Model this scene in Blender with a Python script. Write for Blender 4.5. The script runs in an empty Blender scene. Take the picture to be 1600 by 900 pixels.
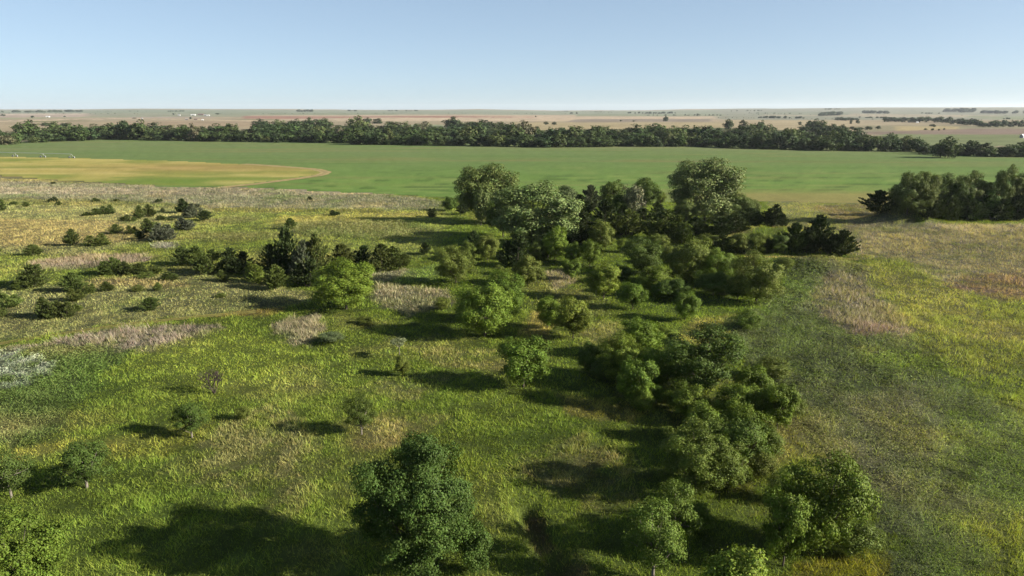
import bpy, math
import numpy as np
from mathutils import Vector

# ------------------------------------------------------------------ camera, light, exposure
SC = bpy.context.scene
COL = SC.collection
CAM_H, PITCH, FPX = 28.0, 14.55, 1067.0
cam_d = bpy.data.cameras.new('camera')
cam = bpy.data.objects.new('camera', cam_d)
COL.objects.link(cam)
cam.location = (0, 0, CAM_H)
cam.rotation_euler = (math.radians(90 - PITCH), 0, 0)
cam_d.sensor_width = 36.0
cam_d.lens = FPX / 1600 * 36.0
cam_d.clip_start = 0.5
cam_d.clip_end = 60000
SC.camera = cam

SUN_EL, SUN_DIR = 23.0, Vector((1.0, -0.22, 0)).normalized()
sun_d = bpy.data.lights.new('sun', 'SUN')
sun = bpy.data.objects.new('sun', sun_d)
COL.objects.link(sun)
sun_d.energy = 5.0
sun_d.angle = math.radians(0.5)
sun_d.color = (1.0, 0.93, 0.80)
to_sun = Vector((SUN_DIR.x * math.cos(math.radians(SUN_EL)), SUN_DIR.y * math.cos(math.radians(SUN_EL)), math.sin(math.radians(SUN_EL))))
sun.rotation_euler = to_sun.to_track_quat('Z', 'Y').to_euler()
sun.location = (200, -40, 120)

W = bpy.data.worlds.new('World')
SC.world = W
W.use_nodes = True
wn = W.node_tree.nodes
sky = wn.new('ShaderNodeTexSky')
sky.sky_type = 'NISHITA'
sky.sun_disc = False
sky.sun_elevation = math.radians(SUN_EL)
sky.sun_rotation = math.atan2(SUN_DIR.x, SUN_DIR.y)
sky.altitude = 0
sky.air_density = 0.5
sky.dust_density = 0.6
sky.ozone_density = 3.0
bgn = wn['Background']
bgn.inputs['Strength'].default_value = 0.10
gam = wn.new('ShaderNodeGamma'); gam.inputs[1].default_value = 0.52          # a soft, hazy summer sky: less contrast from zenith to horizon
tone = wn.new('ShaderNodeMix'); tone.data_type = 'RGBA'; tone.blend_type = 'MULTIPLY'; tone.inputs['Factor'].default_value = 1
tone.inputs[7].default_value = (1.02, 1.08, 1.07, 1)
WL = W.node_tree.links
WL.new(sky.outputs[0], gam.inputs[0]); WL.new(gam.outputs[0], tone.inputs[6]); WL.new(tone.outputs[2], bgn.inputs['Color'])

SC.view_settings.view_transform = 'Standard'
SC.view_settings.look = 'None'
SC.view_settings.gamma = 1.0
SC.view_settings.exposure = 1.7
SC.cycles.max_bounces = 6
SC.cycles.diffuse_bounces = 3
SC.cycles.transmission_bounces = 3
SC.cycles.volume_bounces = 0
SC.cycles.use_denoising = True
SC.cycles.sample_clamp_indirect = 4.0
HAZE_DENSITY = 0.00003

# ------------------------------------------------------------------ small helpers
R = np.random.default_rng(7)
def lin(c):
    c = np.asarray(c, float) / 255.0
    return np.where(c <= 0.04045, c / 12.92, ((c + 0.055) / 1.055) ** 2.4)
def sstep(a, b, x):
    t = np.clip((x - a) / (b - a), 0, 1)
    return t * t * (3 - 2 * t)
def _hash(ix, iy, seed):
    h = (ix.astype(np.int64) * 374761393 + iy.astype(np.int64) * 668265263 + seed * 1274126177) & 0xFFFFFFFF
    h = ((h ^ (h >> 13)) * 1274126177) & 0xFFFFFFFF
    h = (h ^ (h >> 16)) & 0xFFFFFFFF
    return h / 4294967295.0
def vnoise(x, y, seed=0):
    ix, iy = np.floor(x), np.floor(y)
    fx, fy = x - ix, y - iy
    fx = fx * fx * (3 - 2 * fx); fy = fy * fy * (3 - 2 * fy)
    a = _hash(ix, iy, seed); b = _hash(ix + 1, iy, seed); c = _hash(ix, iy + 1, seed); d = _hash(ix + 1, iy + 1, seed)
    return (a * (1 - fx) + b * fx) * (1 - fy) + (c * (1 - fx) + d * fx) * fy
def fbm(x, y, seed=0, n=4):
    s = 0; a = 0.5; t = 0
    for k in range(n):
        s = s + a * vnoise(x * 2 ** k + 17.3 * k, y * 2 ** k - 9.1 * k, seed + k)
        t += a; a *= 0.55
    return s / t

# ------------------------------------------------------------------ terrain shape
FWD = np.array([0, math.cos(math.radians(PITCH)), -math.sin(math.radians(PITCH))])
UPV = np.array([0, math.sin(math.radians(PITCH)), math.cos(math.radians(PITCH))])
def rays(px, py):
    px = np.asarray(px, float); py = np.asarray(py, float)
    u = (px - 800) / FPX; v = -(py - 450) / FPX
    d = FWD[None] + v[:, None] * UPV[None]
    d[:, 0] += u
    return d / d[:, 1:2]                       # per metre of depth
def flat(px, py):
    d = rays([px], [py])[0]
    t = CAM_H / -d[2]
    return np.array([d[0] * t, t])
# low earth mounds and one eroded gully: (x, y, half length, half width, height, angle)
def mound(px, py, ln, wd, h, ang=0):
    p = flat(px, py); return (p[0], p[1], ln, wd, h, math.radians(ang))
MOUNDS = [mound(1262, 423, 14, 4, 2.5, -4), mound(1195, 371, 15, 5, 2.5, 5), mound(1085, 378, 9, 4, 1.6), mound(1405, 348, 9, 6, 3.8),
          mound(1150, 392, 10, 4, 1.5, 8), mound(480, 545, 4, 2, -0.7), mound(110, 695, 7, 2.5, 0.6, 5), mound(1168, 503, 7, 1.4, 0.8, 58)]
GULLY = [flat(822, 800), flat(848, 845), flat(880, 905)]
def seg_dist(x, y, pts):
    best = np.full(np.shape(x), 1e9)
    for a, b in zip(pts[:-1], pts[1:]):
        ab = b - a
        t = np.clip(((x - a[0]) * ab[0] + (y - a[1]) * ab[1]) / (ab @ ab), 0, 1)
        best = np.minimum(best, np.hypot(x - a[0] - t * ab[0], y - a[1] - t * ab[1]))
    return best
def gz(x, y):
    x = np.asarray(x, float); y = np.asarray(y, float)
    z = 0.9 * (fbm(x / 38, y / 38, 3, 3) - 0.5) * sstep(10, 60, y) * (1 - 0.6 * sstep(200, 500, y))
    for (mx, my, ln, wd, h, a) in MOUNDS:
        u = (x - mx) * math.cos(a) + (y - my) * math.sin(a); v = -(x - mx) * math.sin(a) + (y - my) * math.cos(a)
        q = (u / ln) ** 2 + (v / wd) ** 2
        z = z + h * np.exp(-q * 1.4) * (0.75 + 0.5 * fbm(x / 3.5, y / 3.5, 9, 2))
    z = z - 0.8 * np.exp(-(seg_dist(x, y, GULLY) / 0.9) ** 2)
    far = sstep(2200, 9500, y)
    crest = np.interp(800 + 1035 * x / np.maximum(y, 50), [-200, 0, 150, 250, 420, 560, 700, 750, 860, 1000, 1060, 1200, 1300, 1480, 1600, 1800], [171.5, 171.3, 171.2, 170.1, 170.6, 171.5, 171.5, 170.9, 172.6, 172.2, 170.9, 170, 168.9, 168.6, 168.2, 168])
    z = z + far * (CAM_H + (173 - crest) * 9.4 + 7 * (fbm(x / 900 + 5, y / 2600, 21, 3) - 0.5) * 2)
    z = z + 5.0 * sstep(900, 1800, y) * (fbm(x / 420, y / 600, 31, 2) - 0.5)
    return z - 30 * sstep(10500, 12800, y)
DS = np.geomspace(22, 12500, 900)
def hit(px, py):
    """Where the line of sight through a photo pixel meets the terrain."""
    d = rays([px], [py])[0]
    z = CAM_H + d[2] * DS - gz(d[0] * DS, DS)
    k = np.argmax(z < 0) if (z < 0).any() else len(DS) - 1
    k = max(k, 1)
    t = DS[k - 1] + (DS[k] - DS[k - 1]) * z[k - 1] / (z[k - 1] - z[k] + 1e-9)
    return np.array([d[0] * t, t])

# ------------------------------------------------------------------ ground cover zones
def inside(x, y, poly):
    c = np.zeros(x.shape, bool)
    for (x0, y0), (x1, y1) in zip(poly, np.roll(poly, -1, 0)):
        k = (y0 > y) != (y1 > y)
        c ^= k & (x < (x1 - x0) * (y - y0) / (y1 - y0 + 1e-12) + x0)
    return c
# photo outline, sunlit colour, strength, edge softness (m), grass height (m), density, kind of cover
GREEN, DRY, WEED = 0, 1, 2
Z = []
def zone(pts, c, a=1.0, soft=2.0, h=0.35, dens=1.0, kind=GREEN):
    if kind == DRY: c = (c[0] * .93, c[1] * .985, c[2] * 1.06)
    Z.append((np.array([hit(*p) for p in pts]), lin(c), a, soft, h, dens, kind))
# far country
zone([(-300, 178), (1900, 178), (1900, 169.5), (-300, 172)], (150, 156, 128), 1, 150)
zone([(-300, 184), (330, 184), (330, 177.5), (-300, 177.5)], (186, 166, 146), 1, 60)
zone([(-300, 181), (130, 179.5), (140, 177), (-300, 177.5)], (218, 198, 172), 1, 30)
zone([(140, 183), (420, 183), (420, 174), (140, 174)], (146, 154, 122), .8, 60)
zone([(-300, 204), (420, 200), (420, 188), (-300, 192)], (180, 162, 128), 1, 40)
zone([(180, 196), (420, 198), (420, 190), (180, 189)], (176, 154, 122), .9, 30)
zone([(-300, 193.5), (0, 190.7), (100, 187.6), (200, 186), (300, 187.5), (400, 190), (400, 188.2), (300, 185.9), (200, 184.3), (100, 185.9), (0, 188.7), (-300, 191)], (226, 200, 166), 1, 4)
zone([(390, 188), (1120, 190), (1120, 178.5), (390, 180)], (196, 174, 142), 1, 30)
zone([(380, 186), (560, 184), (840, 184.5), (840, 182.2), (560, 182), (380, 181)], (172, 122, 100), .9, 12)
zone([(520, 189), (1130, 188), (1120, 182.2), (850, 182), (600, 184.5), (520, 186)], (212, 188, 156), 1, 12)
zone([(880, 191), (1112, 190.6), (1112, 186), (900, 186.5)], (156, 142, 124), 1, 12)
zone([(800, 205), (1130, 205), (1150, 192), (1000, 191.5), (800, 191)], (186, 168, 124), .9, 30)
zone([(1130, 206), (1340, 206), (1340, 187), (1130, 187)], (186, 168, 130), .9, 30)
zone([(1120, 187), (1900, 187), (1900, 169), (1120, 169)], (150, 150, 126), 1, 120)
zone([(1190, 181), (1560, 184), (1560, 180), (1190, 177)], (184, 168, 138), .8, 40)
zone([(1340, 208), (1900, 216), (1900, 196), (1340, 196)], (158, 150, 116), 1, 30)
zone([(1400, 205.5), (1490, 206), (1500, 197), (1400, 197)], (190, 172, 122), 1, 15)
zone([(1350, 210), (1900, 214), (1900, 203), (1520, 201), (1350, 206)], (148, 126, 112), .9, 15)
zone([(1330, 226), (1900, 232), (1900, 213), (1520, 210), (1380, 209.5)], (132, 142, 92), 1, 15)
zone([(400, 214), (480, 210), (480, 201), (400, 201)], (178, 158, 110), .9, 8)
zone([(600, 200), (700, 199), (690, 195), (600, 195)], (150, 160, 120), .9, 8)
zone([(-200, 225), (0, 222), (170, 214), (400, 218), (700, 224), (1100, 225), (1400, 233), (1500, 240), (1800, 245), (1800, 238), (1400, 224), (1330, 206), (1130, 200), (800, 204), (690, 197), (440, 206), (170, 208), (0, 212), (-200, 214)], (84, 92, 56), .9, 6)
zone([(-300, 255), (0, 272), (220, 288), (360, 292), (200, 294), (0, 292), (-300, 288)], (138, 130, 88), 1, 5)
zone([(900, 181.5), (1130, 181.5), (1130, 178.6), (900, 178.6)], (142, 150, 116), .9, 20)
zone([(420, 180), (620, 179), (620, 176.5), (420, 176.5)], (138, 148, 112), .8, 25)
zone([(1560, 187), (1800, 188), (1800, 182), (1500, 181)], (142, 150, 110), .8, 25)
zone([(1180, 179.5), (1330, 180), (1330, 175), (1180, 175)], (138, 144, 116), .8, 40)
zone([(0, 186.5), (90, 184.5), (200, 183.5), (200, 181.8), (0, 183.5)], (158, 160, 118), .8, 15)
# pasture on the near side of the fields
zone([(-200, 318), (330, 322), (345, 345), (290, 400), (345, 430), (480, 455), (500, 472), (330, 492), (-200, 560)], (136, 138, 90), 1, 4, .32)
zone([(300, 326), (690, 322), (705, 345), (670, 400), (560, 420), (260, 400), (140, 397), (240, 372)], (134, 142, 72), 1, 5, .3)
zone([(430, 338), (660, 330), (690, 337), (560, 345), (430, 350)], (160, 154, 80), .8, 5, .3)
zone([(-200, 398), (120, 398), (260, 384), (420, 372), (430, 390), (270, 425), (130, 440), (-200, 470)], (118, 130, 54), .9, 4, .35)
zone([(-200, 280), (0, 283), (360, 293), (650, 308), (705, 316), (690, 327), (560, 327), (330, 328), (200, 318), (-200, 312)], (146, 136, 106), .85, 9, .5, 1, DRY)
zone([(-200, 313), (0, 310), (150, 312), (320, 320), (330, 327), (180, 322), (-200, 318)], (112, 114, 70), .8, 4, .5)
zone([(330, 325), (470, 326), (600, 328), (600, 333), (420, 332), (330, 331)], (122, 120, 64), .8, 3, .5)
zone([(40, 412), (130, 397), (240, 398), (235, 409), (120, 421), (60, 420)], (158, 138, 110), 1, 3, .8, .9, DRY)
zone([(130, 432), (290, 438), (300, 450), (140, 447)], (158, 142, 100), .7, 3, .5)
zone([(-60, 340), (180, 345), (280, 375), (60, 385), (-60, 380)], (158, 142, 96), .7, 5, .3)
zone([(420, 352), (500, 346), (640, 347), (685, 360), (600, 374), (470, 368)], (126, 126, 78), .9, 3, .9, 1, WEED)
zone([(310, 345), (370, 339), (420, 341), (360, 352)], (120, 116, 76), .7, 3, .7, 1, WEED)
zone([(290, 364), (380, 362), (470, 366), (400, 377), (300, 374)], (124, 116, 74), .6, 3, .6, 1, WEED)
zone([(240, 378), (275, 378), (275, 388), (240, 388)], (176, 164, 140), .9, 1.5, .7, 1, DRY)
zone([(0, 548), (110, 528), (180, 514), (330, 507), (350, 512), (312, 536), (200, 548), (60, 556), (-80, 566), (-80, 556)], (152, 134, 112), 1, 2.5, .85, 1.0, DRY)
zone([(-80, 566), (110, 535), (160, 541), (210, 550), (172, 585), (132, 640), (70, 690), (-80, 705)], (86, 102, 50), .95, 2.5, .6, 1, WEED)
zone([(-40, 556), (40, 548), (60, 560), (86, 575), (70, 592), (40, 605), (-40, 612)], (166, 170, 158), .85, 1.5, .5, .8, WEED)
zone([(330, 512), (480, 545), (440, 600), (330, 625), (190, 610), (180, 575), (250, 545)], (116, 131, 46), .9, 4, .3)
zone([(-40, 716), (40, 698), (100, 686), (200, 690), (190, 706), (90, 706), (0, 726)], (150, 152, 62), .8, 1.5, .3)
zone([(150, 690), (330, 650), (330, 680), (250, 720), (170, 720)], (138, 138, 58), .5, 2, .35)
zone([(300, 700), (350, 660), (440, 625), (500, 690), (490, 750), (420, 800), (330, 790), (270, 740)], (160, 146, 88), .65, 3, .5, 1, DRY)
zone([(90, 640), (180, 640), (200, 660), (100, 672)], (134, 132, 68), .4, 2, .4)
zone([(570, 597), (640, 586), (710, 588), (650, 622), (590, 620)], (164, 146, 90), .65, 2, .5, 1, DRY)
zone([(600, 640), (690, 655), (640, 700), (560, 705), (540, 690)], (160, 138, 82), .6, 1.5, .5, 1, DRY)
zone([(840, 700), (920, 675), (970, 700), (1000, 745), (940, 775), (850, 765), (800, 735)], (156, 138, 84), .65, 2.5, .5, 1, DRY)
zone([(640, 540), (790, 545), (800, 580), (690, 575)], (160, 144, 82), .6, 2, .45, 1, DRY)
zone([(880, 615), (1010, 640), (990, 660), (880, 650)], (150, 138, 74), .6, 1.5, .45)
zone([(815, 520), (830, 488), (855, 482), (862, 512), (850, 532)], (170, 158, 88), .8, 1.5, .35)
zone([(910, 515), (960, 500), (985, 525), (935, 560), (900, 545)], (158, 146, 84), .6, 2, .4, 1, DRY)
zone([(1050, 535), (1085, 500), (1150, 490), (1160, 498), (1120, 545)], (152, 146, 80), .8, 2, .35)
zone([(900, 790), (1000, 760), (1010, 790), (930, 812)], (160, 142, 80), .6, 1.5, .45, 1, DRY)
zone([(1130, 780), (1200, 770), (1240, 800), (1150, 810)], (140, 136, 70), .5, 1.5, .45, 1, DRY)
zone([(600, 700), (760, 690), (760, 820), (640, 860)], (108, 122, 40), .6, 3, .4)
zone([(420, 508), (500, 490), (512, 515), (480, 540), (445, 535)], (162, 146, 112), .9, 1.5, .8, 1, DRY)
zone([(585, 444), (700, 454), (712, 475), (640, 492), (580, 474)], (166, 150, 114), .85, 2, .7, 1, DRY)
zone([(570, 428), (640, 420), (660, 432), (590, 442)], (164, 150, 120), .7, 2, .7, 1, DRY)
zone([(850, 425), (890, 418), (905, 440), (860, 456)], (172, 154, 116), .9, 1.5, .7, 1, DRY)
zone([(640, 420), (690, 412), (680, 440), (610, 445)], (116, 140, 66), .8, 2, .35)
zone([(850, 455), (960, 470), (960, 500), (840, 480)], (118, 124, 62), .7, 2, .5, 1, WEED)
# right-hand side
zone([(1200, 312), (1420, 312), (1420, 345), (1330, 400), (1200, 350)], (130, 134, 84), 1, 4, .35)
zone([(1270, 322), (1360, 318), (1380, 338), (1300, 342)], (138, 112, 84), .7, 4, .4, 1, DRY)
zone([(1320, 345), (1400, 345), (1420, 350), (1900, 352), (1900, 520), (1480, 452), (1340, 415)], (154, 138, 106), 1, 5, .45, 1, DRY)
zone([(1440, 346), (1900, 346), (1900, 358), (1500, 360)], (186, 164, 140), .8, 4, .6, 1, DRY)
zone([(1470, 445), (1560, 425), (1900, 430), (1900, 490), (1520, 472)], (148, 112, 84), .7, 4, .5, 1, DRY)
zone([(1340, 400), (1420, 408), (1480, 450), (1900, 520), (1900, 720), (1600, 655), (1480, 575), (1420, 525), (1370, 460), (1335, 420)], (122, 128, 68), 1, 6, .5)
zone([(1500, 500), (1900, 500), (1900, 560), (1560, 540)], (160, 142, 84), .5, 4, .5, 1, DRY)
zone([(1140, 515), (1180, 480), (1240, 420), (1340, 418), (1372, 460), (1420, 525), (1480, 575), (1620, 665), (1750, 760), (1750, 1000), (1400, 1000), (1380, 860), (1320, 760), (1245, 660), (1210, 590), (1150, 560)], (102, 110, 72), 1, 3, .62, 1, WEED)
zone([(1290, 418), (1350, 425), (1378, 465), (1425, 520), (1330, 522), (1255, 475)], (148, 130, 108), .75, 3, .8, .9, DRY)
zone([(1330, 500), (1425, 515), (1420, 527), (1340, 525)], (150, 124, 112), .8, 1.5, .8, .9, DRY)
zone([(1250, 590), (1420, 600), (1460, 650), (1330, 650)], (128, 122, 98), .5, 4, .6, 1, WEED)
zone([(1290, 640), (1400, 680), (1420, 790), (1340, 760)], (120, 122, 92), .5, 3, .6, 1, WEED)
zone([(1340, 545), (1480, 560), (1480, 590), (1360, 570)], (118, 132, 58), .7, 3, .6, 1, WEED)
zone([(1480, 640), (1750, 700), (1750, 1000), (1480, 1000), (1440, 800)], (112, 128, 62), .7, 4, .6, 1, WEED)
zone([(1480, 820), (1750, 770), (1750, 1000), (1540, 1000)], (146, 150, 66), .6, 3, .5)
zone([(1190, 1000), (1240, 880), (1330, 850), (1390, 870), (1400, 1000)], (124, 122, 36), .9, 1.5, .45)
zone([(1080, 700), (1180, 640), (1240, 660), (1240, 720), (1150, 780)], (122, 116, 52), .6, 2, .5, 1, WEED)
zone([(1165, 404), (1250, 403), (1345, 406), (1350, 424), (1260, 430), (1160, 428)], (92, 102, 62), .9, .8, .7, 1, WEED)  # grey-green weeds on the mound's front slope, its shade painted into the colour
zone([(1165, 400.5), (1250, 400), (1345, 404), (1345, 406), (1250, 403), (1165, 403.5)], (176, 164, 108), .95, .4, .3)  # sunlit rim of the mound, painted as a lighter tan strip
zone([(1130, 362), (1175, 352), (1235, 353), (1240, 358), (1180, 358), (1130, 370)], (150, 144, 88), .9, .8, .3)
zone([(822, 804), (838, 800), (856, 842), (880, 868), (925, 885), (925, 930), (868, 940), (850, 888), (814, 835)], (128, 94, 66), .75, .8, .25, .18, DRY)
zone([(360, 487), (450, 480), (420, 492), (330, 496)], (160, 122, 82), .5, 1.5, .25)

ALB = 0.42
def cover(x, y):
    """Ground cover at world points: reflectance, grass height, density, kind."""
    n = len(x)
    col = np.tile(lin((106, 124, 44)), (n, 1))
    farm = y > 235
    col[farm] = lin((176, 160, 128))
    h = np.full(n, 0.38); den = np.ones(n); kind = np.zeros(n, int)
    w1 = fbm(x / 5, y / 5, 50, 3) - .5; w2 = fbm(x / 5, y / 5, 60, 3) - .5
    w3 = fbm(x / 1.3, y / 1.3, 70, 2) - .5; w4 = fbm(x / 1.3, y / 1.3, 80, 2) - .5
    nz = .6 * fbm(x / 2.6, y / 2.6, 52, 3) + .4 * fbm(x / .8, y / .8, 53, 2)
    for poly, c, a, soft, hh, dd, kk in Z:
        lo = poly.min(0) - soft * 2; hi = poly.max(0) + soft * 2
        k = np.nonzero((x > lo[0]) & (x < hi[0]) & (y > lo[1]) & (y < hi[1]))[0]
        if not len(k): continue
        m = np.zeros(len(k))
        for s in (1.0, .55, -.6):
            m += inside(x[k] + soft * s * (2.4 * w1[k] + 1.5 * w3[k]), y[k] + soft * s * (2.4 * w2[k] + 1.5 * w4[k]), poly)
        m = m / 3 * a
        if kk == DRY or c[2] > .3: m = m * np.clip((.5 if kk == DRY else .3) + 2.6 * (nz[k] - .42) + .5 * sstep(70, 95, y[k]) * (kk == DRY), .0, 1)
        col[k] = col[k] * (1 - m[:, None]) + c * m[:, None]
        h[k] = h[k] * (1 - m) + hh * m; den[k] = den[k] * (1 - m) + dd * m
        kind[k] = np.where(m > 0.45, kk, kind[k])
    # patchiness: dry and lush spots, clump-scale brightness
    near = 1 - sstep(230, 420, y)
    p = fbm(x / 11, y / 11, 90, 4); q = fbm(x / 2.2, y / 2.2, 95, 3); b = fbm(x / 60, y / 25, 97, 3)
    dry = np.clip((p - .55) * 4, 0, 1) * .45 * near
    col = col * (1 - dry[:, None]) + lin((158, 146, 94)) * dry[:, None]
    lush = np.clip((.45 - p) * 4, 0, 1) * .4 * near
    col = col * (1 - lush[:, None]) + lin((92, 122, 40)) * lush[:, None]
    col = col * (1 + (near * 1.0 * (q - .5) + .45 * (b - .5) + .2 * (p - .5)))[:, None]
    h = h * (0.15 + 1.5 * np.clip(q, 0, 1) ** 1.3)
    lum = col @ np.array([.3, .6, .1]); col = lum[:, None] * .1 + col * .9
    return np.clip(col * ALB, 0.003, .8), h, den, kind

# ------------------------------------------------------------------ mesh and object helpers
def mesh_np(name, V, F, mats=(), color=None, smooth=False, mat_index=None):
    V = np.ascontiguousarray(V, np.float32); F = np.ascontiguousarray(F, np.int32)
    me = bpy.data.meshes.new(name)
    k = F.shape[1]
    me.vertices.add(len(V)); me.vertices.foreach_set('co', V.ravel())
    me.loops.add(F.size); me.loops.foreach_set('vertex_index', F.ravel())
    me.polygons.add(len(F)); me.polygons.foreach_set('loop_start', np.arange(0, F.size, k, dtype=np.int32))
    if smooth: me.polygons.foreach_set('use_smooth', np.ones(len(F), bool))
    for m in mats: me.materials.append(m)
    if mat_index is not None: me.polygons.foreach_set('material_index', np.asarray(mat_index, np.int32))
    me.update(calc_edges=True)
    if color is not None:
        at = me.color_attributes.new('tint', 'FLOAT_COLOR', 'POINT')
        c = np.ones((len(V), 4), np.float32); c[:, :color.shape[1]] = color
        at.data.foreach_set('color', c.ravel())
    return me
def link(name, data, parent=None, **props):
    o = bpy.data.objects.new(name, data)
    COL.objects.link(o)
    if parent is not None: o.parent = parent
    for k, v in props.items():
        if v is not None: o[k] = v
    return o

def new_mat(name):
    m = bpy.data.materials.new(name); m.use_nodes = True
    return m, m.node_tree.nodes, m.node_tree.links
def plain_mat(name, c, rough=.8, spec=.2, noise=0.25, scale=6.0):
    m, n, l = new_mat(name)
    b = n['Principled BSDF']; b.inputs['Roughness'].default_value = rough; b.inputs['Specular IOR Level'].default_value = spec
    t = n.new('ShaderNodeTexNoise'); t.inputs['Scale'].default_value = scale; t.inputs['Detail'].default_value = 4
    g = n.new('ShaderNodeTexCoord'); l.new(g.outputs['Object'], t.inputs['Vector'])
    r = n.new('ShaderNodeMapRange'); r.inputs['To Min'].default_value = 1 - noise; r.inputs['To Max'].default_value = 1 + noise
    l.new(t.outputs['Fac'], r.inputs['Value'])
    x = n.new('ShaderNodeMix'); x.data_type = 'RGBA'; x.blend_type = 'MULTIPLY'; x.inputs['Factor'].default_value = 1
    x.inputs[6].default_value = (*c, 1); l.new(r.outputs[0], x.inputs[7]); l.new(x.outputs[2], b.inputs['Base Color'])
    return m
def foliage_mat(name, trans=.28, spec=.25, rough=.5, use_obj=True):
    m, n, l = new_mat(name)
    b = n['Principled BSDF']; b.inputs['Roughness'].default_value = rough; b.inputs['Specular IOR Level'].default_value = spec
    a = n.new('ShaderNodeAttribute'); a.attribute_name = 'tint'
    src = a.outputs['Color']
    if use_obj:
        oi = n.new('ShaderNodeObjectInfo')
        x = n.new('ShaderNodeMix'); x.data_type = 'RGBA'; x.blend_type = 'MULTIPLY'; x.inputs['Factor'].default_value = 1
        l.new(oi.outputs['Color'], x.inputs[6]); l.new(src, x.inputs[7]); src = x.outputs[2]
    l.new(src, b.inputs['Base Color'])
    t = n.new('ShaderNodeBsdfTranslucent')
    g = n.new('ShaderNodeMix'); g.data_type = 'RGBA'; g.blend_type = 'MULTIPLY'; g.inputs['Factor'].default_value = 1
    g.inputs[7].default_value = (1.15, 1.25, .5, 1); l.new(src, g.inputs[6]); l.new(g.outputs[2], t.inputs['Color'])
    ms = n.new('ShaderNodeMixShader'); ms.inputs[0].default_value = trans
    l.new(b.outputs[0], ms.inputs[1]); l.new(t.outputs[0], ms.inputs[2]); l.new(ms.outputs[0], n['Material Output'].inputs['Surface'])
    return m
def ground_mat(name, fine=3.0, amount=.35, bump=.25):
    m, n, l = new_mat(name)
    b = n['Principled BSDF']; b.inputs['Roughness'].default_value = .95; b.inputs['Specular IOR Level'].default_value = .05
    a = n.new('ShaderNodeAttribute'); a.attribute_name = 'tint'
    geo = n.new('ShaderNodeNewGeometry')
    t = n.new('ShaderNodeTexNoise'); t.inputs['Scale'].default_value = fine; t.inputs['Detail'].default_value = 6; t.inputs['Roughness'].default_value = .75
    l.new(geo.outputs['Position'], t.inputs['Vector'])
    r = n.new('ShaderNodeMapRange'); r.inputs['From Min'].default_value = .3; r.inputs['From Max'].default_value = .7
    r.inputs['To Min'].default_value = 1 - amount; r.inputs['To Max'].default_value = 1 + amount
    l.new(t.outputs['Fac'], r.inputs['Value'])
    x = n.new('ShaderNodeMix'); x.data_type = 'RGBA'; x.blend_type = 'MULTIPLY'; x.inputs['Factor'].default_value = 1
    l.new(a.outputs['Color'], x.inputs[6]); l.new(r.outputs[0], x.inputs[7]); l.new(x.outputs[2], b.inputs['Base Color'])
    bm = n.new('ShaderNodeBump'); bm.inputs['Strength'].default_value = bump; bm.inputs['Distance'].default_value = .5
    l.new(t.outputs['Fac'], bm.inputs['Height']); l.new(bm.outputs[0], b.inputs['Normal'])
    return m
M_GROUND = ground_mat('meadow_ground', 2.2, .3, .5)
M_FIELD = ground_mat('field_crop', 1.2, .22, .45)
M_BLADE = foliage_mat('grass_blades', .35, .02, .7, use_obj=False)
M_LEAF = foliage_mat('leaves', .15, .07, .55)
M_NEEDLE = foliage_mat('cedar_needles', .10, .05, .6)
M_BARK = plain_mat('bark', (.06, .05, .04), .9, .1, .4, 8)
M_PALEBARK = plain_mat('pale_bark', (.13, .115, .095), .9, .1, .35, 8)

# ------------------------------------------------------------------ the ground sheet
py_rows = np.concatenate([np.linspace(1010, 260, 330), np.linspace(258, 190, 60), np.linspace(189, 174.3, 46)])
ys = [CAM_H / -rays([800], [p])[0][2] for p in py_rows]
ys = np.array([-12, -4, 4, 12, 18, 23] + [v for v in ys if v > 25 and v < 9000])
ys = np.concatenate([ys[ys < 2300], np.linspace(2400, 12900, 70)])
ss = np.linspace(-1.15, 1.15, 560)
YY, SS = np.meshgrid(ys, ss, indexing='ij')
XX = SS * (YY + 15)
gx, gy = XX.ravel(), YY.ravel()
GZ = gz(gx, gy)
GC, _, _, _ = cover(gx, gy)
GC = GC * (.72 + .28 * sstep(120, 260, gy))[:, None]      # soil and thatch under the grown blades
nr, nc = YY.shape
ii = (np.arange(nr - 1)[:, None] * nc + np.arange(nc - 1)[None]).ravel()
GF = np.stack([ii, ii + 1, ii + nc + 1, ii + nc], 1)
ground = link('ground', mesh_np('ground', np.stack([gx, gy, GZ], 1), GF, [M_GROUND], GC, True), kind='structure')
tm = mesh_np('terrain', np.array([[-15000, -6000, -1.6], [15000, -6000, -1.6], [15000, 13500, -1.6], [-15000, 13500, -1.6]]), np.array([[0, 1, 2, 3]]), [M_GROUND], np.tile(lin((120, 124, 70)) * ALB, (4, 1)))
link('terrain', tm, kind='structure')

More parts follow.
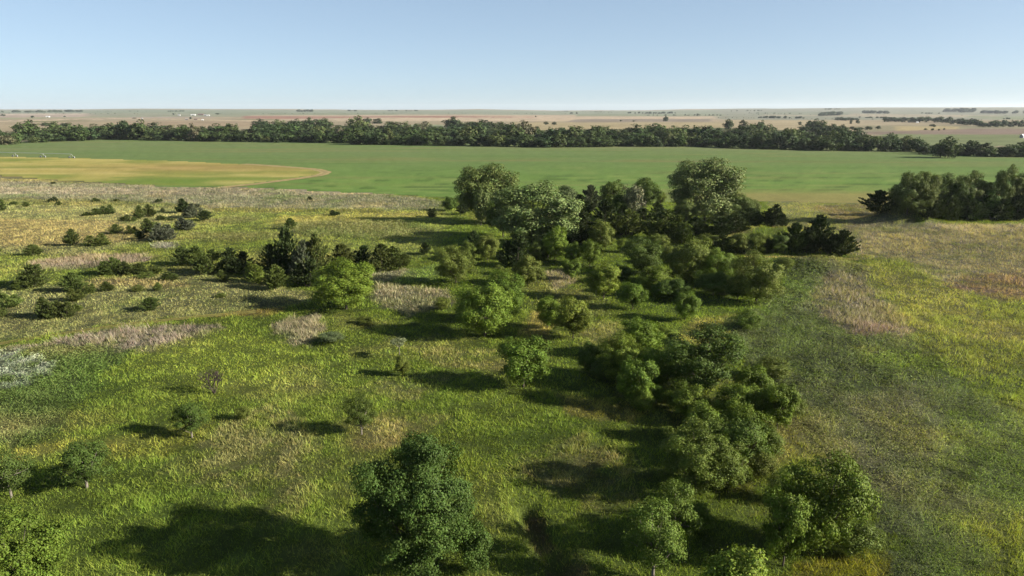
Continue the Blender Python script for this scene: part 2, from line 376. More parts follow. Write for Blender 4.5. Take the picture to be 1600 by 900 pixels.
FIELDS = []
def field(name, outline, colour_fn, lift):
    poly = np.array([hit(*p) for p in outline]); FIELDS.append(poly)
    wob = 1.2 * (fbm(gx / 14, gy / 14, 44, 3) - .5)
    ok = inside(gx + wob * 2, gy + wob * 2, poly)
    f = GF[ok[GF].sum(1) >= 3]
    used, inv = np.unique(f.ravel(), return_inverse=True)
    V = np.stack([gx[used], gy[used], GZ[used] + lift], 1)
    return link(name, mesh_np(name, V, inv.reshape(-1, 4), [M_FIELD], np.clip(colour_fn(gx[used], gy[used]) * ALB, .005, .8), True), kind='structure')
def mixc(a, b, t): return a * (1 - t[:, None]) + b * t[:, None]
def crop_col(x, y):
    n = len(x)
    c = np.tile(lin((112, 134, 76)), (n, 1))
    c = mixc(c, lin((112, 142, 66)), sstep(420, 260, y) * .8)
    c = mixc(c, lin((128, 136, 92)), sstep(400, 560, y) * np.clip(.45 + 1.3 * (fbm(x / 130, y / 60, 12, 3) - .5) + .35 * sstep(-150, 200, x), 0, 1))
    s = fbm(x / 90, y / 7, 13, 4)
    c = mixc(c, lin((140, 132, 84)), np.clip((s - .55) * 4, 0, 1) * .55)
    c = mixc(c, lin((92, 122, 54)), np.clip((.42 - s) * 4, 0, 1) * .5)
    band = hit(1000, 252); d = y - (band[1] + .25 * (x - band[0]) * -1 * .25)
    c = mixc(c, lin((136, 120, 80)), np.exp(-(d / 9) ** 2) * .6 * sstep(-60, 40, x) * np.clip(fbm(x / 40, y / 8, 15, 3) * 2 - .5, 0, 1))
    e = fbm(x / 9, y / 1.6, 17, 3)
    c = mixc(c, lin((66, 88, 42)), np.clip((e - .60) * 7, 0, 1) * .6 * sstep(380, 260, y))
    c = mixc(c, lin((150, 160, 92)), np.clip((.40 - e) * 6, 0, 1) * .4 * sstep(420, 260, y))
    edge = fbm(x / 30, y / 10, 18, 3)
    c = mixc(c, lin((152, 140, 86)), sstep(262, 232, y + 22 * (edge - .5)) * sstep(20, 90, x) * .8)
    return c * (.96 + .34 * fbm(x / 3, y / 3, 19, 3))[:, None]
def ripe_col(x, y):
    n = len(x)
    c = np.tile(lin((178, 168, 94)), (n, 1))
    s = fbm(x / 60, y / 6, 22, 4); p = fbm(x / 35, y / 14, 25, 4)
    c = mixc(c, lin((200, 186, 116)), np.clip((s - .5) * 5, 0, 1) * .8)
    c = mixc(c, lin((122, 138, 60)), np.clip((p - .46) * 6, 0, 1) * .75)
    g = hit(300, 284); c = mixc(c, lin((112, 136, 58)), np.exp(-((y - g[1]) / 14) ** 2 - ((x - g[0]) / 60) ** 2) * 1.0 * np.clip(p * 2.4 - .4, 0, 1))
    r = hit(330, 262); c = mixc(c, lin((174, 140, 92)), np.exp(-((y - r[1]) / 30) ** 2 - ((x - r[0]) / 70) ** 2) * .6)
    return c * (.98 + .3 * fbm(x / 3, y / 3, 26, 3))[:, None]
field('green_field', [(-420, 250), (-420, 232), (0, 223), (60, 219), (170, 214), (400, 218), (560, 221), (700, 223), (880, 225), (1050, 224), (1200, 228), (1400, 232), (1500, 238), (1650, 241), (2000, 246),
       (2000, 330), (1600, 322), (1380, 320), (1200, 316), (960, 318), (700, 311), (600, 304), (450, 297), (350, 293), (240, 293), (240, 258), (0, 247)], crop_col, .05)
field('golden_field', [(-420, 246), (0, 244.5), (180, 248.5), (300, 252.5), (400, 257), (470, 261.5), (508, 266), (513, 270), (500, 274), (440, 282), (360, 292.5), (220, 289.5), (100, 284), (0, 275.5), (-420, 262)], ripe_col, .12)

def ribbon(name, pts, width, c, lift):
    P = np.array([hit(*p) for p in pts])
    t = np.concatenate([[0], np.cumsum(np.hypot(*np.diff(P, axis=0).T))])
    n = int(t[-1] / 1.2); u = np.linspace(0, t[-1], n)
    q = np.stack([np.interp(u, t, P[:, 0]), np.interp(u, t, P[:, 1])], 1)
    for _ in range(12): q[1:-1] = (q[:-2] + 2 * q[1:-1] + q[2:]) / 4
    d = np.gradient(q, axis=0); d /= np.linalg.norm(d, axis=1)[:, None]; nrm = np.stack([-d[:, 1], d[:, 0]], 1)
    offs = np.linspace(-.5, .5, 7); rows = []; cols = []
    for k, o in enumerate(offs):
        ww = width * (1 + .5 * (fbm(u / 3, u * 0 + k * 3., 77, 3) - .5))
        p = q + nrm * (o * ww)[:, None]
        rows.append(np.stack([p[:, 0], p[:, 1], gz(p[:, 0], p[:, 1]) + lift], 1))
        v = (.75 + .5 * fbm(p[:, 0] / 1.5, p[:, 1] / 1.5, 78, 3)) * (1.1 if abs(abs(o) - .3) < .1 else .8)
        cols.append(lin(c)[None] * v[:, None])
    V = np.concatenate(rows); Cc = np.concatenate(cols)
    F = [[k * n + i, k * n + i + 1, (k + 1) * n + i + 1, (k + 1) * n + i] for k in range(6) for i in range(n - 1)]
    link(name, mesh_np(name, V, np.array(F), [M_FIELD], Cc * ALB, True), kind='structure')
TRACK = [(-120, 560), (0, 537), (60, 527), (130, 516), (220, 504), (330, 493), (400, 487)]
ribbon('dirt_track', TRACK, 1.5, (150, 142, 80), .03)
ribbon('field_edge_track', [(345, 293.5), (400, 288), (450, 281.5), (500, 274.5), (511, 269.5), (495, 265), (440, 260.5), (380, 256.5)], 5.0, (196, 176, 124), .17)

# ------------------------------------------------------------------ grass, dry grass and weeds (uncountable cover)
def blades():
    out = {GREEN: [], DRY: [], WEED: []}
    # denser and finer near the camera, coarser tufts further off
    bands = [(30, 46, 150, .045), (46, 66, 95, .06), (66, 95, 55, .085), (95, 135, 28, .125), (135, 185, 20, .135), (185, 262, 11, .18), (262, 292, 7, .22)]
    for y0, y1, dens, w in bands:
        xw = .98 * y1 + 4
        n = int((y1 - y0) * 2 * xw * dens * 1.3)
        x = R.uniform(-xw, xw, n); y = R.uniform(y0, y1, n)
        k = np.abs(x) < .92 * y + 5
        x, y = x[k], y[k]
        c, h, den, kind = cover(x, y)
        fld = np.zeros(len(x), bool)
        for P in FIELDS: fld |= inside(x, y, P)
        tr = seg_dist(x, y, [hit(*p) for p in TRACK])
        g = np.where(kind == WEED, .5 + 1.5 * (fbm(x / 1.3, y / 1.3, 42, 3) - .5), fbm(x / .7, y / .7, 41, 2))
        k = (R.random(len(x)) < np.where(kind == WEED, 1.15, .615) * den * np.clip(.35 + 2.4 * (g - .3), .3, 1.2)) & ((tr > .6) | (R.random(len(x)) < .3)) & ~fld
        x, y, c, h, kind = x[k], y[k], c[k], h[k], kind[k]
        z = gz(x, y); n = len(x)
        hh = h * R.uniform(.5, 1.3, n) * np.where(y > 135, 1.2, 1.0)
        az = R.uniform(0, 2 * np.pi, n); ww = w * R.uniform(.6, 1.4, n) * np.where(kind == WEED, 1.25, 1)
        lean = hh * R.uniform(.2, 1.1, n); la = R.uniform(0, 2 * np.pi, n)
        b = np.stack([np.cos(az) * ww / 2, np.sin(az) * ww / 2, np.zeros(n)], 1)
        p = np.stack([x, y, z - .02], 1)
        tip = p + np.stack([np.cos(la) * lean, np.sin(la) * lean, hh], 1)
        V = np.stack([p - b, p + b, tip], 1)
        # weeds and a share of the grass are broad leaves carried at some height
        lf = R.random(n) < np.where(kind == WEED, .92, np.where(kind == DRY, .15, .35))
        c0 = p + np.stack([np.zeros(n), np.zeros(n), hh * R.random(n) ** .6], 1)
        d1 = R.normal(size=(n, 3)); d2 = R.normal(size=(n, 3)); d1[:, 2] *= .6
        d1 /= np.linalg.norm(d1, axis=1)[:, None]; d2 /= np.linalg.norm(d2, axis=1)[:, None]
        sz = (ww * 1.5)[:, None]
        V = np.where(lf[:, None, None], np.stack([c0 - d1 * sz * .8, c0 + d2 * sz * .5, c0 + d1 * sz * .8], 1), V)
        cc = c * (1 + (R.random((n, 1)) - .45) * np.where(y > 120, .4, .8)[:, None]) * (1 + R.normal(0, .05, (n, 3)))
        for kk in out:
            s = kind == kk
            out[kk].append((V[s], cc[s]))
    for kk, nm in ((GREEN, 'grass'), (DRY, 'dry_grass'), (WEED, 'weeds')):
        V = np.concatenate([a for a, _ in out[kk]]); C = np.concatenate([b for _, b in out[kk]])
        F = np.arange(len(V) * 3).reshape(-1, 3)
        Cv = np.repeat(np.clip(C * np.array({GREEN: (2.36, 2.22, 1.85), DRY: (2.15, 1.98, 1.95), WEED: (2.0, 2.02, 1.85)}[kk]), .003, .8), 3, 0)
        link(nm, mesh_np(nm, V.reshape(-1, 3), F, [M_BLADE], Cv), kind='stuff',
             label={'grass': 'short yellow green meadow grass', 'dry_grass': 'tall dry pinkish tan grass in patches', 'weeds': 'rank grey green weeds and forbs'}[nm])
        print(nm, len(V))
blades()

# ------------------------------------------------------------------ trees: unit-size crowns (width 1, height 1) and limbs
def frames(nrm):
    t = R.normal(size=nrm.shape); t -= (t * nrm).sum(1)[:, None] * nrm
    t /= np.linalg.norm(t, axis=1)[:, None] + 1e-9
    return t, np.cross(nrm, t)
def leaf_mesh(name, c, nrm, size, tint, mat, aspect=.62):
    nrm = nrm / (np.linalg.norm(nrm, axis=1)[:, None] + 1e-9)
    t, b = frames(nrm); s = size[:, None]
    V = np.stack([c - t * s, c + b * s * aspect + nrm * s * .25, c + t * s, c - b * s * aspect + nrm * s * .25], 1).reshape(-1, 3)
    return mesh_np(name, V, np.arange(len(V)).reshape(-1, 4), [mat], np.repeat(tint, 4, 0))
def tubes(name, segs, mat, sides=5):
    V, F = [], []
    for p0, p1, r0, r1 in segs:
        p0 = np.array(p0, float); p1 = np.array(p1, float); d = p1 - p0; d /= np.linalg.norm(d) + 1e-9
        a = np.cross(d, [.3, .9, .2]); a /= np.linalg.norm(a); b = np.cross(d, a); o = len(V)
        for p, r in ((p0, r0), (p1, r1)):
            for k in range(sides):
                w = 2 * math.pi * k / sides
                V.append(p + r * (a * math.cos(w) + b * math.sin(w)))
        for k in range(sides):
            F.append([o + k, o + (k + 1) % sides, o + sides + (k + 1) % sides, o + sides + k])
    return mesh_np(name, np.array(V), np.array(F), [mat], smooth=True)
def limb(p0, p1, r0, r1, sag=.1, n=3):
    p0 = np.array(p0); p1 = np.array(p1); m = (p0 + p1) / 2 + np.array([0, 0, -sag * np.linalg.norm(p1 - p0)]) + R.normal(0, .015, 3)
    pts = [(1 - t) ** 2 * p0 + 2 * t * (1 - t) * m + t * t * p1 for t in np.linspace(0, 1, n + 1)]
    return [(pts[i], pts[i + 1], r0 + (r1 - r0) * i / n, r0 + (r1 - r0) * (i + 1) / n) for i in range(n)]
def lumpy(n=7, low=.22, rr=(.17, .28)):
    L = [(0, 0, .47, .44, .98)] * n
    a0 = R.uniform(0, 6.28)
    for k in range(n):
        a = a0 + k * 2.4; r = R.uniform(*rr); h = R.uniform(low + r * .4, .98 - r); d = (.5 - r) * (1.15 - .6 * abs(h - .45)) 
        L.append((math.cos(a) * d, math.sin(a) * d, h, r))
    L.append((R.uniform(-.12, .12), R.uniform(-.12, .12), .82, R.uniform(.16, .2)))
    return L
def deciduous(nclu, nleaf, cb=.12, rc=(.1, .17), leaf=.022, lobes=None, drop=.35, loose=.55, bark=None, mat=None, wide=1.0, flat_=.85, trunk_r=.022):
    cen = []; rad = []
    for _ in range(6000):
        if len(cen) >= nclu: break
        r = R.uniform(*rc)
        d = R.normal(size=3); d /= np.linalg.norm(d); q = R.random() ** .38
        if lobes:
            L = lobes[R.integers(len(lobes))]
            p = np.array(L[:3]) + d * q * max(L[3] - r * .6, .02) * np.array([1, 1, L[4] if len(L) > 4 else 1])
        else:
            az = math.atan2(d[1], d[0]); und = 1 + .14 * math.sin(2 * az + nclu) + .1 * math.sin(3 * az + 1.7 * nclu)
            rr = .5 * und - r * .8
            p = np.array([d[0] * q * rr, d[1] * q * rr, cb + (1 - cb) * .48 + d[2] * q * ((1 - cb) * .52 - r * .7)])
            if d[2] < 0: p[:2] *= 1.08
        if p[2] < cb + r * .3: continue
        if any(np.linalg.norm(p - c) < .52 * (r + s) for c, s in zip(cen, rad)): continue
        cen.append(p); rad.append(r)
    cen = np.array(cen); rad = np.array(rad)
    w = rad ** 2 / (rad ** 2).sum()
    cl = R.choice(len(cen), nleaf, p=w)
    d = R.normal(size=(nleaf, 3)); d /= np.linalg.norm(d, axis=1)[:, None]
    flip = (d[:, 2] < -.1) & (R.random(nleaf) < drop); d[flip, 2] *= -1
    q = (R.random(nleaf) ** .4) * (1 + .4 * (R.random(nleaf) ** 4))
    p = cen[cl] + d * (rad[cl] * q)[:, None] * np.array([1, 1, flat_])
    og = (p - np.array([0, 0, cb + (1 - cb) * .45])) / np.array([.5, .5, (1 - cb) * .5])
    nrm = d * .55 + og * .75 + R.normal(0, loose * .75, (nleaf, 3))
    base = (.8 + .4 * R.random(len(cen)))[cl]; per = R.uniform(.7, 1.3, nleaf)
    tint = (base * per)[:, None] * np.ones(3) * (1 + R.normal(0, .05, (nleaf, 3)))
    rad_ = np.quantile(np.hypot(p[:, 0], p[:, 1]), .97); k_ = .5 / rad_; zt = np.quantile(p[:, 2], .995)
    fz = lambda z: np.where(z > cb, cb + (z - cb) * (1 - cb) / (zt - cb), z)
    p = np.stack([p[:, 0] * k_, p[:, 1] * k_, fz(p[:, 2])], 1); cen = np.stack([cen[:, 0] * k_, cen[:, 1] * k_, fz(cen[:, 2])], 1)
    crown = leaf_mesh('crown', p, nrm, leaf * R.uniform(.6, 1.4, nleaf), tint, mat or M_LEAF)
    top = np.array([R.normal(0, .02), R.normal(0, .02), cb + (1 - cb) * .45])
    segs = limb((0, 0, -.05), top, trunk_r, trunk_r * .55, 0, 4)
    order = np.argsort(-rad)[:26]
    for i in order:
        t = R.uniform(.3, .95); st = np.array([0, 0, -.05]) * (1 - t) + top * t
        if cen[i][2] < st[2]: st = top * .45
        segs += limb(st, cen[i], trunk_r * .45, trunk_r * .1, .12)
    return tubes('trunk', segs, bark or M_BARK), crown
def cedar(nleaf, spires, leaf=.055, slim=.8):
    P, D, S = [], [], []
    per = nleaf // len(spires)
    segs = []
    for (sx, sy, hh, ww) in spires:
        nplume = max(26, int(85 * hh * ww * 1.6))
        segs += limb((sx * .3, sy * .3, -.04), (sx, sy, hh * .85), .03, .006, 0, 3)
        t = R.random(nplume) ** 1.25 * .95; az = R.uniform(0, 2 * np.pi, nplume)
        L = ww * .5 * (1 - t) ** slim * (.75 + .5 * R.random(nplume)) * np.minimum(1, (t + .14) * 4) + .03
        k = R.integers(0, nplume, per); u = R.random(per) ** .55
        rise = .75 + .5 * t
        out = np.stack([np.cos(az), np.sin(az), rise], 1)[k]
        p = np.stack([np.full(per, sx), np.full(per, sy), hh * t[k] * .97], 1) + out * (L[k] * u)[:, None]
        p += R.normal(0, 1, (per, 3)) * (.034 * (1.05 - .85 * u))[:, None]
        k2 = R.random(per) < .06
        p[k2] = np.stack([np.full(k2.sum(), sx), np.full(k2.sum(), sy), hh * R.uniform(.82, 1.0, k2.sum())], 1) + R.normal(0, .012, (k2.sum(), 3))
        P.append(p); D.append(out * .8 + R.normal(0, .3, (per, 3)) + np.array([0, 0, .3])); S.append(np.tile(.85 + .3 * R.random(nplume)[k], 1))
    P = np.concatenate(P); D = np.concatenate(D); S = np.concatenate(S)
    P[:, 2] = np.maximum(P[:, 2], .01)
    P[:, :2] *= .5 / np.quantile(np.hypot(P[:, 0], P[:, 1]), .96)
    D /= np.linalg.norm(D, axis=1)[:, None]; t, b = frames(D)
    ln = leaf * R.uniform(.6, 1.4, len(P))[:, None]
    V = np.stack([P - t * ln * .4, P + t * ln * .4, P + D * ln], 1).reshape(-1, 3)
    tint = (S * R.uniform(.65, 1.35, len(P)))[:, None] * (1 + R.normal(0, .05, (len(P), 3)))
    crown = mesh_np('crown', V, np.arange(len(V)).reshape(-1, 3), [M_NEEDLE], np.repeat(tint, 3, 0))
    return tubes('trunk', segs, M_BARK, 4), crown

KIT = {}
KIT['round'] = [deciduous(84 + 6 * k, 26000, cb=.0 + .02 * (k % 3), rc=(.06, .13), leaf=.0125, lobes=lumpy(8)) for k in range(4)]
KIT['small'] = [deciduous(46 + 4 * k, 13000, cb=.04, rc=(.08, .15), leaf=.0175, lobes=lumpy(6)) for k in range(4)]
KIT['open'] = [deciduous(44, 14000, cb=.17, rc=(.09, .15), leaf=.013, flat_=.6, bark=M_PALEBARK, trunk_r=.03), deciduous(48, 14000, cb=.14, rc=(.09, .14), leaf=.013, flat_=.6, bark=M_PALEBARK, trunk_r=.03)]
KIT['locust'] = [deciduous(170, 90000, cb=.02, rc=(.05, .1), leaf=.0080, lobes=lumpy(11, .1, (.14, .26)), flat_=.7, loose=.8), deciduous(120, 45000, cb=.02, rc=(.06, .12), leaf=.0100, lobes=lumpy(9, .1, (.14, .26)), flat_=.55, loose=.8)]
KIT['cottonwood'] = [deciduous(130, 26000, rc=(.06, .12), cb=.02, leaf=.0135, lobes=[(-.22, 0, .72, .24), (.08, .05, .84, .2), (.3, 0, .66, .22), (-.05, -.1, .45, .3), (.28, .05, .34, .24), (-.3, .1, .36, .22), (0, 0, .2, .26)]),
                     deciduous(140, 26000, rc=(.06, .12), cb=.02, leaf=.0135, lobes=[(-.1, 0, .8, .22), (.14, -.05, .72, .26), (.32, 0, .5, .22), (-.3, 0, .5, .22), (0, -.1, .42, .32), (-.2, .05, .22, .24), (.22, 0, .22, .26)]),
                     deciduous(130, 26000, rc=(.06, .12), cb=.02, leaf=.0135, lobes=[(-.18, 0, .84, .2, .9), (.08, 0, .86, .18), (-.3, -.05, .68, .18), (.3, 0, .72, .18), (-.05, 0, .58, .26), (.2, .05, .48, .24), (-.25, 0, .38, .2), (.05, -.1, .25, .26)])]
KIT['poplar'] = [deciduous(30, 3500, rc=(.12, .2), cb=.05, leaf=.03, flat_=1.0)]
KIT['cone'] = [cedar(6500, [(0, 0, 1, .95)], slim=1.0), cedar(6500, [(0, 0, 1, .8), (.18, .05, .62, .55)], slim=.85), cedar(6500, [(0, 0, 1, 1.0), (-.2, 0, .55, .5)], slim=1.15)]
KIT['bushcedar'] = [cedar(7200, [(-.22, 0, .9, .6), (.18, .1, 1, .6), (.05, -.2, .75, .6), (.3, -.1, .65, .45)], slim=.85, leaf=.05),
                    cedar(7500, [(-.28, .05, .75, .5), (0, .12, 1, .65), (.26, 0, .85, .5), (-.08, -.2, .7, .6), (.15, -.22, .62, .5)], slim=.8, leaf=.05),
                    cedar(6800, [(-.15, 0, 1, .75), (.22, 0, .8, .6), (0, -.2, .6, .6)], slim=.9, leaf=.05)]
KIT['shrub'] = [deciduous(34, 8000, cb=.0, rc=(.11, .2), leaf=.019, trunk_r=.012), deciduous(38, 8000, cb=.0, rc=(.1, .17), leaf=.019, loose=.8, trunk_r=.012)]
KIT['belt'] = [deciduous(26 + 3 * k, 1300, cb=-.08, rc=(.1, .2), leaf=.052, trunk_r=.02, lobes=[(0, 0, .2, .44)] * 2 + lumpy(5 + k % 3, -.05))  for k in range(6)]

def umbrella():
    n = 1300; segs = limb((0, 0, -.03), (.02, 0, .6), .022, .015, 0, 3); cen = []
    for k in range(9):
        a = k * 2.4; r = .12 + .3 * ((k * .37) % 1); c = np.array([math.cos(a) * r, math.sin(a) * r, .8 + .12 * (1 - r * 2)])
        cen.append(c); segs += limb((.02, 0, .55), c, .01, .003, .1)
    cen = np.array(cen); i = R.integers(0, 9, n)
    p = cen[i] + R.normal(0, 1, (n, 3)) * np.array([.075, .075, .035])
    return tubes('trunk', segs, M_PALEBARK), leaf_mesh('crown', p, R.normal(0, .6, (n, 3)) + np.array([0, 0, .8]), .03 * R.uniform(.6, 1.4, n), R.uniform(.7, 1.3, (n, 1)) * np.ones((n, 3)), M_LEAF)
KIT['umbrella'] = [umbrella()]
def bare():
    segs = []
    def grow(p, d, L, r, lv):
        q = p + d * L; segs.append((p, q, r, r * .7))
        if lv == 0: return
        for _ in range(3):
            e = d + R.normal(0, .42, 3) + np.array([0, 0, .12]); e /= np.linalg.norm(e)
            grow(q, e, L * R.uniform(.62, .85), max(r * .66, .006), lv - 1)
    for k in range(4):
        a = k * 1.6 + .4; d = np.array([math.cos(a) * .45, math.sin(a) * .45, 1]); grow(np.array([0, 0, -.02]), d / np.linalg.norm(d), .3, .026, 4)
    a = tubes('branches', segs, M_TWIG, 3)
    co = np.array([s[1] for s in segs]); s = 1 / co[:, 2].max(); w = .5 / np.quantile(np.abs(co[:, :2]), .93)
    v = np.zeros(len(a.vertices) * 3, np.float32); a.vertices.foreach_get('co', v); v = v.reshape(-1, 3) * np.array([w, w, s]); a.vertices.foreach_set('co', v.astype(np.float32).ravel())
    return a
M_TWIG = plain_mat('grey_twigs', (.055, .043, .038), .95, .05, .3, 10)
BARE = bare()

# leaf colours (reflectance)
HUE = {'leaf': (.128, .185, .027), 'bright': (.165, .225, .032), 'deep': (.088, .130, .026), 'olive': (.148, .182, .036), 'cotton': (.180, .218, .078), 'cotton2': (.145, .184, .052), 'pale': (.230, .255, .130),
       'locust': (.080, .130, .028), 'feather': (.128, .178, .034), 'cedar': (.084, .110, .029), 'cedar2': (.108, .136, .034), 'dark': (.054, .076, .025), 'silver': (.108, .126, .072), 'lime': (.140, .174, .042), 'grey': (.145, .175, .078),
       'belt': (.072, .104, .036), 'belt2': (.055, .082, .033), 'belt3': (.112, .140, .052), 'belt4': (.15, .148, .085), 'tan': (.24, .19, .13)}
CAT = {'cedar_tree': 'cedar tree', 'leafy_tree': 'tree', 'cottonwood_tree': 'cottonwood tree', 'shrub': 'shrub', 'sapling': 'sapling', 'bare_tree': 'bare tree', 'belt_tree': 'tree', 'poplar_tree': 'tree', 'riverside_bush': 'bush'}
def plant(name, kit, hue, px, base, top, width, label, group=None, shift=None, sub=None):
    P = hit(px, base)
    d = rays([px], [base])[0]
    k = P[1]
    wid = width / FPX * (k * math.cos(math.radians(PITCH)) + CAM_H * math.sin(math.radians(PITCH)))
    if shift is None: shift = {'cone': .3, 'bushcedar': .3, 'shrub': .3, 'round': .2, 'small': .15, 'belt': .0, 'cottonwood': .15}.get(kit, .0)
    y = P[1] + shift * wid; x = d[0] * y
    rt = rays([px], [top])[0]
    z0 = float(gz(np.array([x]), np.array([y]))[0])
    h = max(CAM_H + rt[2] * y - z0, .25 * wid)
    e = link(name, None, label=label, category=CAT[name], group=group)
    e.empty_display_size = .3
    e.location = (x, y, z0 - .03); e.rotation_euler.z = R.uniform(-.5, .5) if kit == 'cottonwood' else R.uniform(0, 6.28); e.scale = (wid, wid, h)
    if kit == 'bare':
        link('branches', BARE, e); return e
    v = KIT[kit][(sub if sub is not None else R.integers(len(KIT[kit]))) % len(KIT[kit])]
    t = link('stem' if name == 'shrub' else 'trunk', v[0], e)
    c = link('foliage' if name == 'shrub' else 'crown', v[1], e)
    j = 1 + R.normal(0, .06); cc = np.array(HUE[hue]) * .60 * j * (1 + R.normal(0, .03, 3))
    c.color = (*cc, 1)
    return e

